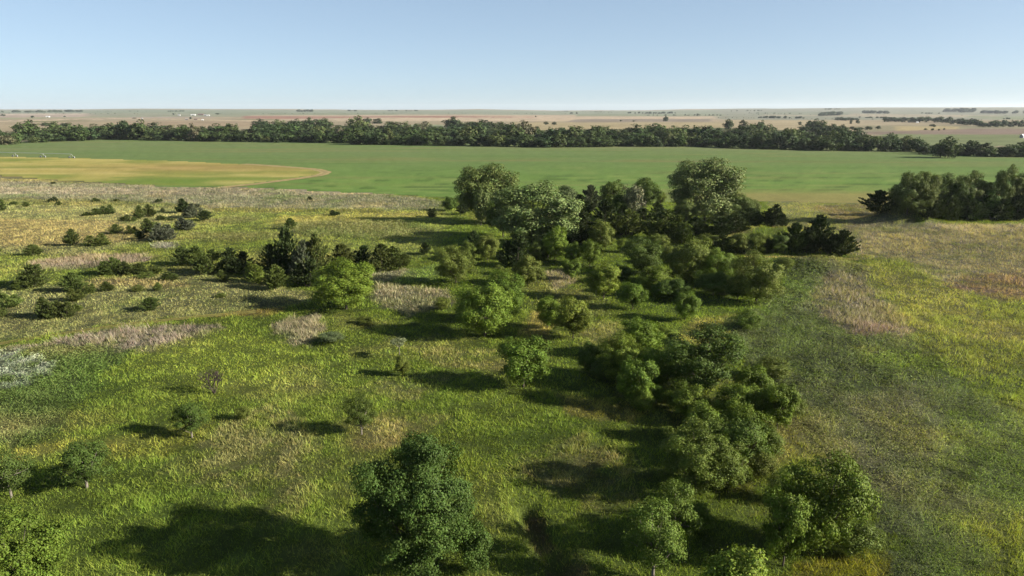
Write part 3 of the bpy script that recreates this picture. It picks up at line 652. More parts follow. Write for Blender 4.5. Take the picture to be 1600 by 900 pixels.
# ------------------------------------------------------------------ the trees and shrubs one can tell apart
PC = 'cedars dotted over the left pasture'
RC = 'cedars in the dark row across the pasture'
MT = 'small trees standing in the near meadow'
CT = 'leafy trees below the central grove'
CG = 'trees of the central cottonwood grove'
RG = 'trees of the right-hand grove'
NT = 'trees along the near edge of the weeds'
NS = 'low shrubs in the grass'
for row in [
 # ---- cedars on the pasture, far to near
 ('cedar_tree', 'bushcedar', 'cedar', -2, 331, 310, 22, 'dark rounded cedar cut by the left picture edge, farthest of the edge cedars', PC),
 ('cedar_tree', 'bushcedar', 'cedar', 22, 320.5, 314.5, 12, 'small dark flat cedar just right of the farthest edge cedar', PC),
 ('cedar_tree', 'cone', 'cedar2', 41, 324, 315, 11, 'tiny pointed cedar, second to the right of the farthest edge cedar', PC),
 ('cedar_tree', 'bushcedar', 'dark', 84, 316, 307.5, 15, 'small dark cedar on the green streak below the pinkish dry strip, larger of two', PC),
 ('cedar_tree', 'bushcedar', 'cedar', 92, 321, 314, 9, 'smaller cedar just in front of the dark cedar on the green streak', PC),
 ('cedar_tree', 'bushcedar', 'cedar', 150, 315.5, 309, 13, 'low wide dark cedar alone on the green streak below the dry strip', PC),
 ('cedar_tree', 'bushcedar', 'cedar', 182, 315.5, 310.5, 10, 'very small round cedar right of the low wide one on the green streak', PC),
 ('cedar_tree', 'bushcedar', 'dark', 249, 316.5, 310, 11, 'small round dark cedar at the lower edge of the pinkish strip, far from others', PC),
 ('cedar_tree', 'bushcedar', 'dark', 83, 287.5, 284, 9, 'lone tiny dark bush on the lower edge of the golden field', PC),
 ('cedar_tree', 'bushcedar', 'cedar', 136, 337.5, 331, 13, 'low left-hand end of a short string of three cedars', PC),
 ('cedar_tree', 'bushcedar', 'cedar2', 151, 337, 325, 20, 'middle cedar of a short string of three', PC),
 ('cedar_tree', 'bushcedar', 'cedar', 168, 335.5, 320.5, 20, 'pointed right-hand end of a short string of three cedars', PC),
 ('cedar_tree', 'bushcedar', 'cedar', 197, 345.5, 335.5, 16, 'low dome-shaped cedar at the foot of a pointed pair', PC),
 ('cedar_tree', 'bushcedar', 'cedar2', 209, 346, 339, 12, 'tiny cedar wedged between the low dome cedar and the pointed pair', PC),
 ('cedar_tree', 'cone', 'cedar', 219, 342.5, 321, 17, 'narrow pointed cedar, left one of a close pair', PC),
 ('cedar_tree', 'cone', 'cedar', 233, 339.5, 319.5, 20, 'broad pointed cedar, right one of a close pair', PC),
 ('cedar_tree', 'bushcedar', 'cedar', 252, 344.5, 336, 15, 'small round cedar right of the pointed pair, larger of two', PC),
 ('cedar_tree', 'bushcedar', 'cedar', 266, 345, 340, 13, 'flat little cedar beside the small round one right of the pointed pair', PC),
 ('cedar_tree', 'bushcedar', 'cedar', 254, 330.5, 324.5, 8, 'tiny round cedar left of the tall dark and silvery clump', PC),
 ('cedar_tree', 'bushcedar', 'dark', 288, 333, 310.5, 24, 'tall dark cedar at the back of the dark and silvery clump', PC),
 ('cedar_tree', 'bushcedar', 'silver', 304, 341, 317, 29, 'silvery grey cedar in the middle of the dark and silvery clump', PC),
 ('cedar_tree', 'cone', 'dark', 321, 346, 329, 23, 'dark low cedar at the right end of the dark and silvery clump', PC),
 ('cedar_tree', 'bushcedar', 'silver', 288, 360.5, 339, 30, 'round bluish cedar standing alone in front of the dark and silvery clump', PC),
 ('cedar_tree', 'cone', 'cedar', 182, 365.5, 350, 21, 'dark cedar with long shadow, left end of the mid pasture string', PC),
 ('cedar_tree', 'bushcedar', 'cedar', 206, 366, 352, 18, 'second cedar from the left in the mid pasture string', PC),
 ('cedar_tree', 'bushcedar', 'cedar', 235, 365, 341, 30, 'spreading dark cedar behind the big silvery one in the mid pasture string', PC),
 ('cedar_tree', 'cone', 'dark', 219, 375, 361, 17, 'small black-green cedar in front of the mid pasture string', PC),
 ('cedar_tree', 'bushcedar', 'silver', 255, 377.5, 349, 37, 'big silvery round cedar at the front of the mid pasture string', PC),
 ('cedar_tree', 'cone', 'cedar', 115, 385, 358, 25, 'upright pointed cedar beside a lopsided one on the tan slope', PC),
 ('cedar_tree', 'bushcedar', 'cedar2', 152, 385.5, 366, 34, 'lopsided wide cedar beside the upright pointed one on the tan slope', PC),
 ('cedar_tree', 'cone', 'cedar', 52, 401, 382, 26, 'lone cone-shaped cedar above the green wet strip', PC),
 ('cedar_tree', 'bushcedar', 'cedar', -2, 395, 385, 12, 'sliver of a small cedar at the left picture edge level with the lone cone', PC),
 ('cedar_tree', 'bushcedar', 'cedar', 54, 450, 413, 50, 'large ragged many-topped cedar at the left side of the pasture', PC),
 ('cedar_tree', 'bushcedar', 'cedar2', 30, 454, 439, 22, 'low cedar at the left foot of the large ragged many-topped cedar', PC),
 ('cedar_tree', 'cone', 'cedar', 116, 460, 426, 36, 'tall dark cedar leading a cluster of three on the near pasture', PC),
 ('cedar_tree', 'bushcedar', 'cedar2', 139, 460, 442, 20, 'small cedar at the right foot of the tall leading one in a cluster', PC),
 ('cedar_tree', 'bushcedar', 'cedar2', 118, 472, 450, 25, 'light green young cedar at the front of the cluster of three', PC),
 ('cedar_tree', 'cone', 'cedar', 167, 457, 440, 20, 'small lone cedar right of the cluster of three on the near pasture', PC),
 ('cedar_tree', 'bushcedar', 'cedar', 175, 432, 402, 37, 'biggest cedar at the left end of a low dark hedge of cedars', PC),
 ('cedar_tree', 'bushcedar', 'cedar', 200, 431, 408, 30, 'second cedar in the low dark hedge of cedars', PC),
 ('cedar_tree', 'bushcedar', 'cedar', 220, 430, 410, 22, 'third cedar in the low dark hedge of cedars', PC),
 ('cedar_tree', 'bushcedar', 'cedar', 241, 429, 414, 24, 'low right-hand end of the dark hedge of cedars', PC),
 ('cedar_tree', 'bushcedar', 'lime', 229, 436, 424, 23, 'light green small cedar in front of the dark hedge of cedars', PC),
 ('cedar_tree', 'bushcedar', 'cedar', 266, 439.5, 425, 25, 'round small cedar right of the dark hedge, with a shadow to its left', PC),
 ('cedar_tree', 'bushcedar', 'lime', 216, 456, 445, 18, 'pale green seedling cedar in the open grass, left of a slimmer one', PC),
 ('cedar_tree', 'cone', 'lime', 248, 455, 441, 14, 'slim pale green cedar seedling in the open grass', PC),
 ('cedar_tree', 'bushcedar', 'lime', 345, 465.5, 457.5, 17, 'tiny flat lime green cedar by itself above the faint track', PC),
 ('cedar_tree', 'cone', 'cedar', 237, 487.5, 465, 30, 'lone pointed cedar standing just above the faint dirt track', PC),
 ('cedar_tree', 'bushcedar', 'cedar', 76, 500, 464, 38, 'left half of the big dark double cedar above the faint track', PC),
 ('cedar_tree', 'bushcedar', 'cedar', 102, 499, 469, 32, 'right half of the big dark double cedar above the faint track', PC),
 ('cedar_tree', 'bushcedar', 'lime', 121, 487, 474, 16, 'small light cedar behind the big dark double cedar', PC),
 ('cedar_tree', 'bushcedar', 'lime', 16, 482.5, 458, 34, 'light green ragged cedar at the left edge of the pasture', PC),
 ('cedar_tree', 'cone', 'cedar', -2, 472, 452, 20, 'dark cedar at the left picture edge behind the light ragged one', PC),
 ('cedar_tree', 'bushcedar', 'cedar2', 4, 496, 481, 22, 'low cedar at the left picture edge in front of the light ragged one', PC),
 ('cedar_tree', 'bushcedar', 'dark', 522, 337.5, 328, 17, 'lone dark small cedar on the yellow meadow, far from other trees', PC),
 ('cedar_tree', 'bushcedar', 'dark', 484, 313, 306.5, 8, 'tiny dark round bush in the far pinkish dry strip', PC),
 # ---- the dark cedar row
 ('cedar_tree', 'cone', 'cedar', 287, 417, 387, 31, 'cone-shaped cedar at the left end of the dark row across the pasture', RC),
 ('cedar_tree', 'cone', 'cedar2', 309, 417, 384, 30, 'second cedar from the left end of the dark row', RC),
 ('cedar_tree', 'bushcedar', 'cedar', 330, 430, 391, 46, 'broad olive cedar, third from the left end of the dark row', RC),
 ('cedar_tree', 'bushcedar', 'dark', 370, 429, 387, 46, 'broad darker cedar, fourth from the left end of the dark row', RC),
 ('cedar_tree', 'cone', 'cedar2', 347, 441, 422, 19, 'small pointed cedar at the foot of the left part of the dark row', RC),
 ('cedar_tree', 'bushcedar', 'olive', 399, 445, 409, 35, 'greener low cedar in front of the fourth and fifth of the dark row', RC),
 ('cedar_tree', 'cone', 'cedar', 425, 430, 382, 40, 'pointed cedar just left of the tallest one in the dark row', RC),
 ('cedar_tree', 'cone', 'dark', 452, 432, 356, 46, 'tallest cedar of the dark row, dark with tiered branches', RC),
 ('cedar_tree', 'cone', 'cedar', 454, 360, 341, 18, 'single egg-shaped cedar on the meadow straight behind the tallest of the row', RC),
 ('cedar_tree', 'bushcedar', 'silver', 478, 440, 374, 42, 'silvery topped cedar right of the tallest one in the dark row', RC),
 ('cedar_tree', 'cone', 'cedar', 497, 438, 366, 36, 'slender pointed cedar right of the silvery one in the dark row', RC),
 ('cedar_tree', 'cone', 'cedar2', 432, 454, 414, 34, 'olive pointed cedar at the very front of the dark row', RC),
 ('cedar_tree', 'bushcedar', 'dark', 482, 451, 404, 46, 'black-green broad cedar at the front of the dark row', RC),
 ('cedar_tree', 'cone', 'cedar', 535, 429, 382, 40, 'dark cedar directly behind the big round bright tree', RC),
 ('cedar_tree', 'bushcedar', 'dark', 567, 424, 383, 46, 'left one of three merged round cedars ending the dark row', RC),
 ('cedar_tree', 'bushcedar', 'cedar', 596, 427, 380, 48, 'middle one of three merged round cedars ending the dark row', RC),
 ('cedar_tree', 'bushcedar', 'cedar2', 620, 422, 385, 40, 'right-hand last of three merged round cedars ending the dark row', RC),
 ('cedar_tree', 'cone', 'dark', 664, 399, 379, 17, 'small dark cedar standing inside the long shadow left of the grove', RC),
 ('cedar_tree', 'bushcedar', 'dark', 675, 339.5, 325, 16, 'small dark cedar in the long shadow of the far left cottonwood', RC),
 # ---- meadow trees
 ('leafy_tree', 'round', 'bright', 541, 488, 410, 96, 'big round bright olive tree in front of the dark cedar row', CT, None, 2),
 ('shrub', 'shrub', 'olive', 571, 509, 495, 28, 'low green shrub below the big round olive tree', NS),
 ('shrub', 'shrub', 'grey', 516, 541, 518, 40, 'pale grey green shrub at the left end of the big double tree\'s shadow', NS),
 ('leafy_tree', 'round', 'bright', 757, 532, 443, 96, 'big bright front tree of the close double in mid meadow', CT),
 ('leafy_tree', 'round', 'leaf', 785, 508, 428, 72, 'taller feathery back tree of the close double in mid meadow', CT),
 ('shrub', 'shrub', 'olive', 692, 487, 464, 30, 'low green shrub in the dry grass left of the close double tree', NS),
 ('leafy_tree', 'small', 'bright', 855, 514, 465, 40, 'small tree leaning against the left side of a round bright one', CT),
 ('leafy_tree', 'small', 'bright', 895, 531, 466, 64, 'round bright green tree with a thin trunk, right of the double tree', CT),
 ('sapling', 'umbrella', 'pale', 625, 559, 528, 30, 'pale umbrella-topped sapling against the dark shadow of the double tree', MT),
 ('sapling', 'small', 'olive', 629, 589, 556, 25, 'thin dark sapling in front of the umbrella-topped one', MT),
 ('leafy_tree', 'small', 'leaf', 818, 609, 530, 84, 'dense rounded tree alone in the meadow left of the big thicket', MT),
 ('leafy_tree', 'open', 'deep', 565, 679, 619, 50, 'lone small-crowned tree casting a thin shadow in the open near meadow', MT),
 ('leafy_tree', 'open', 'deep', 300, 684, 631, 56, 'lone small spreading tree left of the tan grass patch', MT),
 ('bare_tree', 'bare', 'leaf', 335, 615, 575, 37, 'leafless grey twiggy tree with two stems in the near meadow', MT),
 ('shrub', 'shrub', 'olive', 380, 660, 634, 26, 'small brownish dark bush at the edge of the tan grass', NS),
 ('leafy_tree', 'open', 'deep', 136, 762, 692, 90, 'spreading tree with pale trunk, right one of two near the left edge', MT),
 ('leafy_tree', 'open', 'deep', 18, 777, 706, 72, 'tree with pale trunk at the left picture edge', MT),
 ('shrub', 'locust', 'leaf', 34, 955, 804, 150, 'large pale green bush in the bottom left corner', NS, None, 1),
 ('leafy_tree', 'locust', 'locust', 655, 893, 686, 186, 'big dark feathery tree nearest the camera with a long black shadow', NT, None, 0),
 ('shrub', 'shrub', 'locust', 745, 905, 822, 58, 'feathery green bush against the right foot of the big near tree', NT),
 # ---- trees below the grove
 ('leafy_tree', 'round', 'olive', 712, 446, 385, 64, 'medium round olive tree left of the grove, at the head of a long shadow', CT),
 ('leafy_tree', 'small', 'olive', 733, 409, 377, 32, 'small tree peeping out behind the medium round olive tree', CT),
 ('leafy_tree', 'small', 'olive', 762, 408, 367, 36, 'round small tree just left of the large pale cottonwood', CT),
 ('cedar_tree', 'cone', 'dark', 741, 401, 361, 24, 'dark spiky cedar between two small trees left of the large pale cottonwood', CT),
 ('cedar_tree', 'bushcedar', 'dark', 805, 421, 368, 48, 'dark cedar with dead grey branches at the foot of the large pale cottonwood', CT),
 ('leafy_tree', 'small', 'olive', 838, 408, 374, 32, 'small olive tree right of the cedar with dead branches', CT),
 ('leafy_tree', 'small', 'bright', 867, 408, 355, 42, 'taller bright green tree under the right side of the large pale cottonwood', CT),
 ('leafy_tree', 'small', 'leaf', 894, 413, 379, 32, 'small dense tree, left one of two side by side under the grove', CT),
 ('leafy_tree', 'small', 'leaf', 921, 417, 376, 34, 'small dense tree, right one of two side by side under the grove', CT),
 ('leafy_tree', 'small', 'olive', 825, 448, 399, 50, 'round tree on dry grass straight above the close double tree', CT),
 ('leafy_tree', 'small', 'leaf', 893, 439, 405, 32, 'small round tree standing on the pale dry grass', CT),
 ('leafy_tree', 'small', 'olive', 940, 393, 344, 44, 'bright rounded tree at the left foot of the olive cedars in the grove', CT),
 ('leafy_tree', 'small', 'bright', 974, 395, 373, 26, 'tiny bright round tree beside the big dark tree', CT),
 ('leafy_tree', 'round', 'deep', 1003, 430, 371, 64, 'dark dense tree in the middle of the lower wood', CT),
 ('shrub', 'shrub', 'olive', 779, 430, 414, 19, 'tiny shrub between the round olive tree and the cedar with dead branches', NS),
 ('leafy_tree', 'small', 'bright', 943, 471, 413, 54, 'bright lumpy tree with a shadow to its left, left end of the lower wood', CT),
 ('leafy_tree', 'small', 'leaf', 988, 485, 442, 44, 'low rounded tree in front of the lower wood, right of the bright lumpy one', CT),
 ('leafy_tree', 'round', 'olive', 1072, 450, 375, 80, 'tall light olive tree topping the lower wood', CT),
 ('leafy_tree', 'round', 'leaf', 1114, 452, 388, 60, 'broad green tree right of the tall light olive one in the lower wood', CT),
 ('leafy_tree', 'round', 'deep', 1113, 464, 424, 58, 'dark low tree under the broad green one in the lower wood', CT),
 ('leafy_tree', 'round', 'olive', 1180, 477, 396, 84, 'large dark olive tree with visible trunk at the right end of the lower wood', CT),
 ('leafy_tree', 'small', 'leaf', 1021, 460, 416, 54, 'spreading low tree at the foot of the dark dense one in the lower wood', CT),
 ('shrub', 'shrub', 'olive', 1226, 426, 401, 34, 'round shrub on the slope right of the large dark olive tree', NS),
 ('leafy_tree', 'small', 'leaf', 1070, 502, 456, 43, 'small lollipop tree with short trunk in front of the lower wood', CT),
 ('shrub', 'shrub', 'grey', 1129, 463, 453, 23, 'pale small shrub in the shade under the large dark olive tree', NS),
 ('leafy_tree', 'small', 'deep', 1057, 470, 436, 46, 'shaded low tree beneath the tall light olive one', CT),
 ('leafy_tree', 'small', 'deep', 970, 440, 412, 36, 'small dark tree hidden left of the dark dense one', CT),
 ('leafy_tree', 'small', 'olive', 1182, 396, 364, 40, 'rounded olive bush-like tree in the hollow behind the long mound', CT),
 ('leafy_tree', 'small', 'olive', 1151, 397, 364, 38, 'brown green tree left of the rounded one behind the long mound', CT),
 ('leafy_tree', 'small', 'deep', 1214, 398, 366, 34, 'dark tree right of the rounded one behind the long mound', CT),
 ('cedar_tree', 'cone', 'dark', 1240, 398, 349, 38, 'left one of three dark pointed cedars behind the long mound', CG),
 ('cedar_tree', 'cone', 'dark', 1277, 396, 337, 54, 'tallest middle one of three dark pointed cedars behind the long mound', CG),
 ('cedar_tree', 'cone', 'dark', 1314, 403, 360, 46, 'right one of three dark pointed cedars at the end of the long mound', CG),
 # ---- the central grove
 ('leafy_tree', 'small', 'deep', 703, 330, 307, 26, 'dark round bush-like tree left of the far left cottonwood', CG),
 ('leafy_tree', 'small', 'dark', 722, 336, 318, 22, 'small black-green tree touching the left foot of the far left cottonwood', CG),
 ('cottonwood_tree', 'cottonwood', 'cotton2', 762, 350, 258, 92, 'tall cottonwood at the far left of the grove with a long shadow', CG),
 ('poplar_tree', 'poplar', 'cotton', 752, 352, 296, 30, 'pale slender tree at the front of the far left cottonwood', CG),
 ('cottonwood_tree', 'cottonwood', 'cotton', 832, 388, 288, 140, 'widest pale cottonwood at the front left of the grove', CG),
 ('leafy_tree', 'round', 'deep', 786, 372, 302, 56, 'dark shaded tree joined to the left side of the widest cottonwood', CG),
 ('leafy_tree', 'small', 'grey', 886, 335, 291, 40, 'grey green round tree rising behind the widest cottonwood', CG),
 ('cedar_tree', 'cone', 'silver', 922, 332, 290, 32, 'grey pointed cedar right of the grey green round tree', CG),
 ('cedar_tree', 'cone', 'dark', 905, 352, 305, 36, 'dark cedar in front of the grey pointed cedar', CG),
 ('leafy_tree', 'small', 'deep', 955, 330, 283, 44, 'dark round-headed tree, left one of two on the grove skyline', CG),
 ('leafy_tree', 'small', 'deep', 1009, 324, 278, 46, 'dark round-headed tree, right one of two on the grove skyline', CG),
 ('leafy_tree', 'small', 'olive', 1032, 320, 300, 20, 'little tree right of the two dark round-headed ones', CG),
 ('poplar_tree', 'poplar', 'pale', 990, 346, 290, 40, 'pale silvery poplar between the two dark round-headed trees', CG),
 ('leafy_tree', 'small', 'deep', 968, 346, 304, 30, 'dark tree at the left side of the pale silvery poplar', CG),
 ('cottonwood_tree', 'cottonwood', 'cotton', 1100, 348, 249, 104, 'tallest cottonwood of the grove with a broken billowing crown', CG),
 ('leafy_tree', 'small', 'cotton2', 1072, 350, 308, 44, 'pale lower growth at the left foot of the tallest cottonwood', CG),
 ('cottonwood_tree', 'cottonwood', 'cotton2', 1146, 348, 300, 54, 'smaller cottonwood joined to the right side of the tallest one', CG),
 ('leafy_tree', 'small', 'cotton2', 1173, 344, 310, 34, 'low green tree ending the cottonwoods on the right', CG),
 ('cedar_tree', 'bushcedar', 'dark', 1207, 355, 320, 38, 'dark blunt cedar at the right end of the grove', CG),
 ('cedar_tree', 'cone', 'dark', 1222, 355, 334, 18, 'small cedar tucked at the right of the dark blunt one', CG),
 ('cedar_tree', 'cone', 'dark', 1172, 354, 325, 42, 'dark cedar left of the dark blunt one at the grove\'s right end', CG),
 ('cedar_tree', 'bushcedar', 'cedar2', 1040, 374, 330, 66, 'broad olive cedar in the hollow of the grove, right one of two', CG),
 ('cedar_tree', 'bushcedar', 'cedar2', 975, 371, 327, 66, 'broad olive cedar in the hollow of the grove, left one of two', CG),
 ('cedar_tree', 'bushcedar', 'dark', 1008, 360, 326, 46, 'dark cedar wedged between the two broad olive cedars', CG),
 ('cedar_tree', 'cone', 'dark', 1126, 374, 339, 40, 'dark cedar under the smaller cottonwood', CG),
 ('cedar_tree', 'bushcedar', 'dark', 1088, 368, 338, 44, 'dark cedar below the tallest cottonwood', CG),
 ('cedar_tree', 'bushcedar', 'dark', 1145, 368, 335, 44, 'dark cedar in front of the low green tree at the grove\'s right', CG),
 ('leafy_tree', 'small', 'olive', 1105, 390, 366, 36, 'light olive bush-like tree on the low mound below the grove', CG),
 ('leafy_tree', 'small', 'olive', 1030, 392, 366, 34, 'reddish olive bush-like tree below the broad olive cedars', CG),
 ('cedar_tree', 'bushcedar', 'dark', 915, 388, 335, 56, 'large dark cedar between the widest cottonwood and the olive cedars', CG),
 # ---- the right-hand grove
 ('cedar_tree', 'cone', 'dark', 1370, 340, 298, 48, 'dark cone cedar at the left end of the right-hand grove', RG),
 ('cedar_tree', 'bushcedar', 'dark', 1402, 334, 300, 34, 'dark low cedar behind the earth mound in the right-hand grove', RG),
 ('cottonwood_tree', 'cottonwood', 'cotton2', 1416, 342, 271, 54, 'leftmost tall tree of the right-hand grove with a flat clumped top', RG),
 ('leafy_tree', 'round', 'cotton2', 1437, 341, 270, 46, 'second tall tree of the right-hand grove', RG),
 ('cottonwood_tree', 'cottonwood', 'cotton2', 1466, 341, 272, 48, 'third tall tree of the right-hand grove', RG),
 ('leafy_tree', 'round', 'deep', 1489, 342, 285, 44, 'darker lower tree in the middle of the right-hand grove', RG),
 ('cottonwood_tree', 'cottonwood', 'cotton2', 1511, 341, 270, 58, 'fourth tall tree of the right-hand grove, pointed', RG),
 ('leafy_tree', 'small', 'deep', 1541, 343, 297, 42, 'low dark tree before the gap in the right-hand grove', RG),
 ('cottonwood_tree', 'cottonwood', 'cotton2', 1566, 343, 261, 40, 'tallest narrow tree of the right-hand grove', RG),
 ('cottonwood_tree', 'cottonwood', 'cotton2', 1598, 343, 266, 44, 'tall tree of the right-hand grove cut by the right picture edge', RG),
 ('cedar_tree', 'bushcedar', 'dark', 1445, 345, 306, 46, 'dark cedar under the second and third tall trees of the right-hand grove', RG),
 ('cedar_tree', 'bushcedar', 'dark', 1478, 346, 306, 46, 'dark cedar under the third tall tree and the lower one of the right-hand grove', RG),
 ('cedar_tree', 'bushcedar', 'dark', 1513, 346, 304, 46, 'dark cedar below the pointed fourth tall tree of the right-hand grove', RG),
 ('cedar_tree', 'bushcedar', 'dark', 1552, 346, 306, 46, 'dark cedar below the gap in the right-hand grove', RG),
 ('cedar_tree', 'bushcedar', 'dark', 1588, 346, 304, 48, 'dark cedar at the right picture edge below the cut-off tall tree', RG),
 # ---- trees along the near edge of the weeds
 ('leafy_tree', 'small', 'deep', 922, 588, 537, 46, 'small dark tree at the left end of the big thicket', NT),
 ('leafy_tree', 'round', 'bright', 972, 606, 524, 78, 'bright broad tree in the left half of the big thicket', NT),
 ('leafy_tree', 'small', 'bright', 1000, 562, 500, 66, 'tall bright tree at the back of the big thicket', NT),
 ('leafy_tree', 'small', 'leaf', 992, 638, 562, 62, 'shadow-side tree at the front of the bright broad one in the big thicket', NT),
 ('shrub', 'shrub', 'leaf', 1029, 633, 601, 28, 'lit leafy shrub at the left foot of the large dark domed tree', NS),
 ('leafy_tree', 'round', 'deep', 1090, 626, 512, 132, 'large dark domed tree dominating the big thicket', NT, None, 1),
 ('leafy_tree', 'small', 'leaf', 1076, 662, 604, 64, 'low tree in front of the large dark domed tree, left one of two', NT),
 ('leafy_tree', 'small', 'leaf', 1146, 668, 603, 74, 'low tree in front of the large dark domed tree, right one of two', NT),
 ('leafy_tree', 'small', 'leaf', 1213, 676, 600, 58, 'rounded tree where the thicket meets the grey weeds', NT),
 ('shrub', 'shrub', 'olive', 1206, 598, 558, 54, 'soft olive shrub at the upper edge of the grey weeds', NS),
 ('shrub', 'shrub', 'feather', 1170, 520, 488, 46, 'dark green shrub on the little bank above the thicket', NS),
 ('leafy_tree', 'locust', 'feather', 1086, 770, 664, 122, 'feathery wide tree below the thicket with a long shadow', NT, None, 1),
 ('leafy_tree', 'small', 'feather', 1158, 734, 658, 84, 'bright bushy tree right of the feathery wide one', NT),
 ('leafy_tree', 'open', 'feather', 1020, 905, 788, 100, 'near tree with small leaves and thin trunk by the bottom edge', NT),
 ('leafy_tree', 'open', 'feather', 1052, 862, 756, 76, 'taller open tree behind the near small-leaved one', NT),
 ('leafy_tree', 'small', 'bright', 1146, 985, 862, 130, 'bright treetop cut off by the bottom picture edge', NT),
 ('leafy_tree', 'round', 'leaf', 1272, 882, 714, 138, 'big bright bush-like tree at the near edge of the weeds', NT),
 ('leafy_tree', 'small', 'leaf', 1222, 892, 768, 80, 'darker tree joined to the left side of the big bright near one', NT),
 # ---- more of the grove's dark undergrowth and of the thicket
 ('cedar_tree', 'bushcedar', 'dark', 1258, 398, 360, 36, 'dark cedar filling the gap between the left and tallest of three pointed cedars', CG),
 ('cedar_tree', 'bushcedar', 'dark', 1297, 399, 368, 34, 'dark cedar filling the gap between the tallest and right of three pointed cedars', CG),
 ('cedar_tree', 'bushcedar', 'dark', 1128, 398, 366, 36, 'dark cedar left of the brown green tree behind the long mound', CG),
 ('cedar_tree', 'bushcedar', 'dark', 1166, 400, 372, 30, 'low dark cedar between the brown green and the rounded tree behind the long mound', CG),
 ('cedar_tree', 'bushcedar', 'dark', 1198, 398, 372, 30, 'low dark cedar at the right foot of the rounded tree behind the long mound', CG),
 ('cedar_tree', 'cone', 'dark', 945, 352, 312, 34, 'dark cedar below the left round-headed tree of the grove skyline', CG),
 ('cedar_tree', 'bushcedar', 'dark', 1030, 352, 316, 38, 'dark cedar below the right round-headed tree of the grove skyline', CG),
 ('cedar_tree', 'bushcedar', 'cedar2', 1068, 384, 350, 40, 'olive cedar between the broad right-hand olive cedar and the low mound', CG),
 ('cedar_tree', 'bushcedar', 'dark', 882, 384, 338, 44, 'dark cedar at the right foot of the widest cottonwood', CG),
 ('cedar_tree', 'bushcedar', 'dark', 858, 404, 366, 40, 'dark cedar in the shade at the front right of the widest cottonwood', CG),
 ('leafy_tree', 'small', 'olive', 1045, 412, 384, 42, 'low olive tree between the dark dense tree and the mound', CT),
 ('leafy_tree', 'small', 'olive', 1090, 414, 378, 40, 'low olive tree behind the tall light olive one', CT),
 ('leafy_tree', 'small', 'leaf', 1146, 446, 404, 48, 'green tree squeezed between the broad green and the large dark olive tree', CT),
 ('leafy_tree', 'small', 'deep', 1152, 470, 436, 44, 'dark low tree at the left foot of the large dark olive tree', CT),
 ('leafy_tree', 'small', 'deep', 1036, 470, 438, 40, 'dark low tree right of the spreading low one in the lower wood', CT),
 ('leafy_tree', 'small', 'deep', 948, 602, 556, 54, 'dark tree under the left side of the bright broad one in the big thicket', NT),
 ('leafy_tree', 'small', 'leaf', 1022, 612, 548, 60, 'leafy tree squeezed between the bright broad and the large dark domed tree', NT),
 ('leafy_tree', 'small', 'bright', 1034, 548, 512, 50, 'bright tree behind the left shoulder of the large dark domed tree', NT),
 ('leafy_tree', 'small', 'leaf', 1182, 664, 604, 60, 'leafy tree between the right low one and the rounded one by the grey weeds', NT),
 ('leafy_tree', 'small', 'feather', 1120, 728, 662, 74, 'bushy tree behind the right half of the feathery wide one', NT),
 ('shrub', 'shrub', 'feather', 1196, 716, 668, 60, 'loose shrub between the thicket and the big bright near tree', NS),
 ('shrub', 'shrub', 'olive', 1238, 660, 622, 44, 'shrub on the weedy edge right of the rounded tree by the grey weeds', NS),
 ('shrub', 'shrub', 'feather', 1330, 880, 815, 70, 'low lime shrub at the right foot of the big bright near tree', NS),
 ('leafy_tree', 'small', 'leaf', 1100, 698, 632, 72, 'leafy tree between the big thicket and the feathery wide tree, left one of two', NT),
 ('leafy_tree', 'small', 'bright', 1162, 704, 640, 72, 'leafy tree between the big thicket and the feathery wide tree, right one of two', NT),
 ('leafy_tree', 'small', 'feather', 1138, 768, 704, 62, 'low bushy tree at the right foot of the feathery wide one', NT),
 ('shrub', 'shrub', 'leaf', 1058, 646, 598, 50, 'shrub in the dark gap at the left foot of the large dark domed tree', NS),
 ('shrub', 'shrub', 'bright', 1004, 650, 608, 42, 'lit shrub below the shadow-side tree of the big thicket', NS),
 ('leafy_tree', 'small', 'leaf', 1172, 640, 574, 62, 'tree behind the right low one in front of the large dark domed tree', NT),
 ('shrub', 'shrub', 'olive', 1184, 754, 706, 54, 'olive shrub below the bright bushy tree right of the feathery wide one', NS),
 ('shrub', 'shrub', 'feather', 1214, 792, 744, 50, 'loose shrub just above the big bright near tree', NS),
 ('leafy_tree', 'small', 'leaf', 1086, 836, 786, 56, 'small tree at the right foot of the taller open near tree', NT),
]:
    plant(*row)
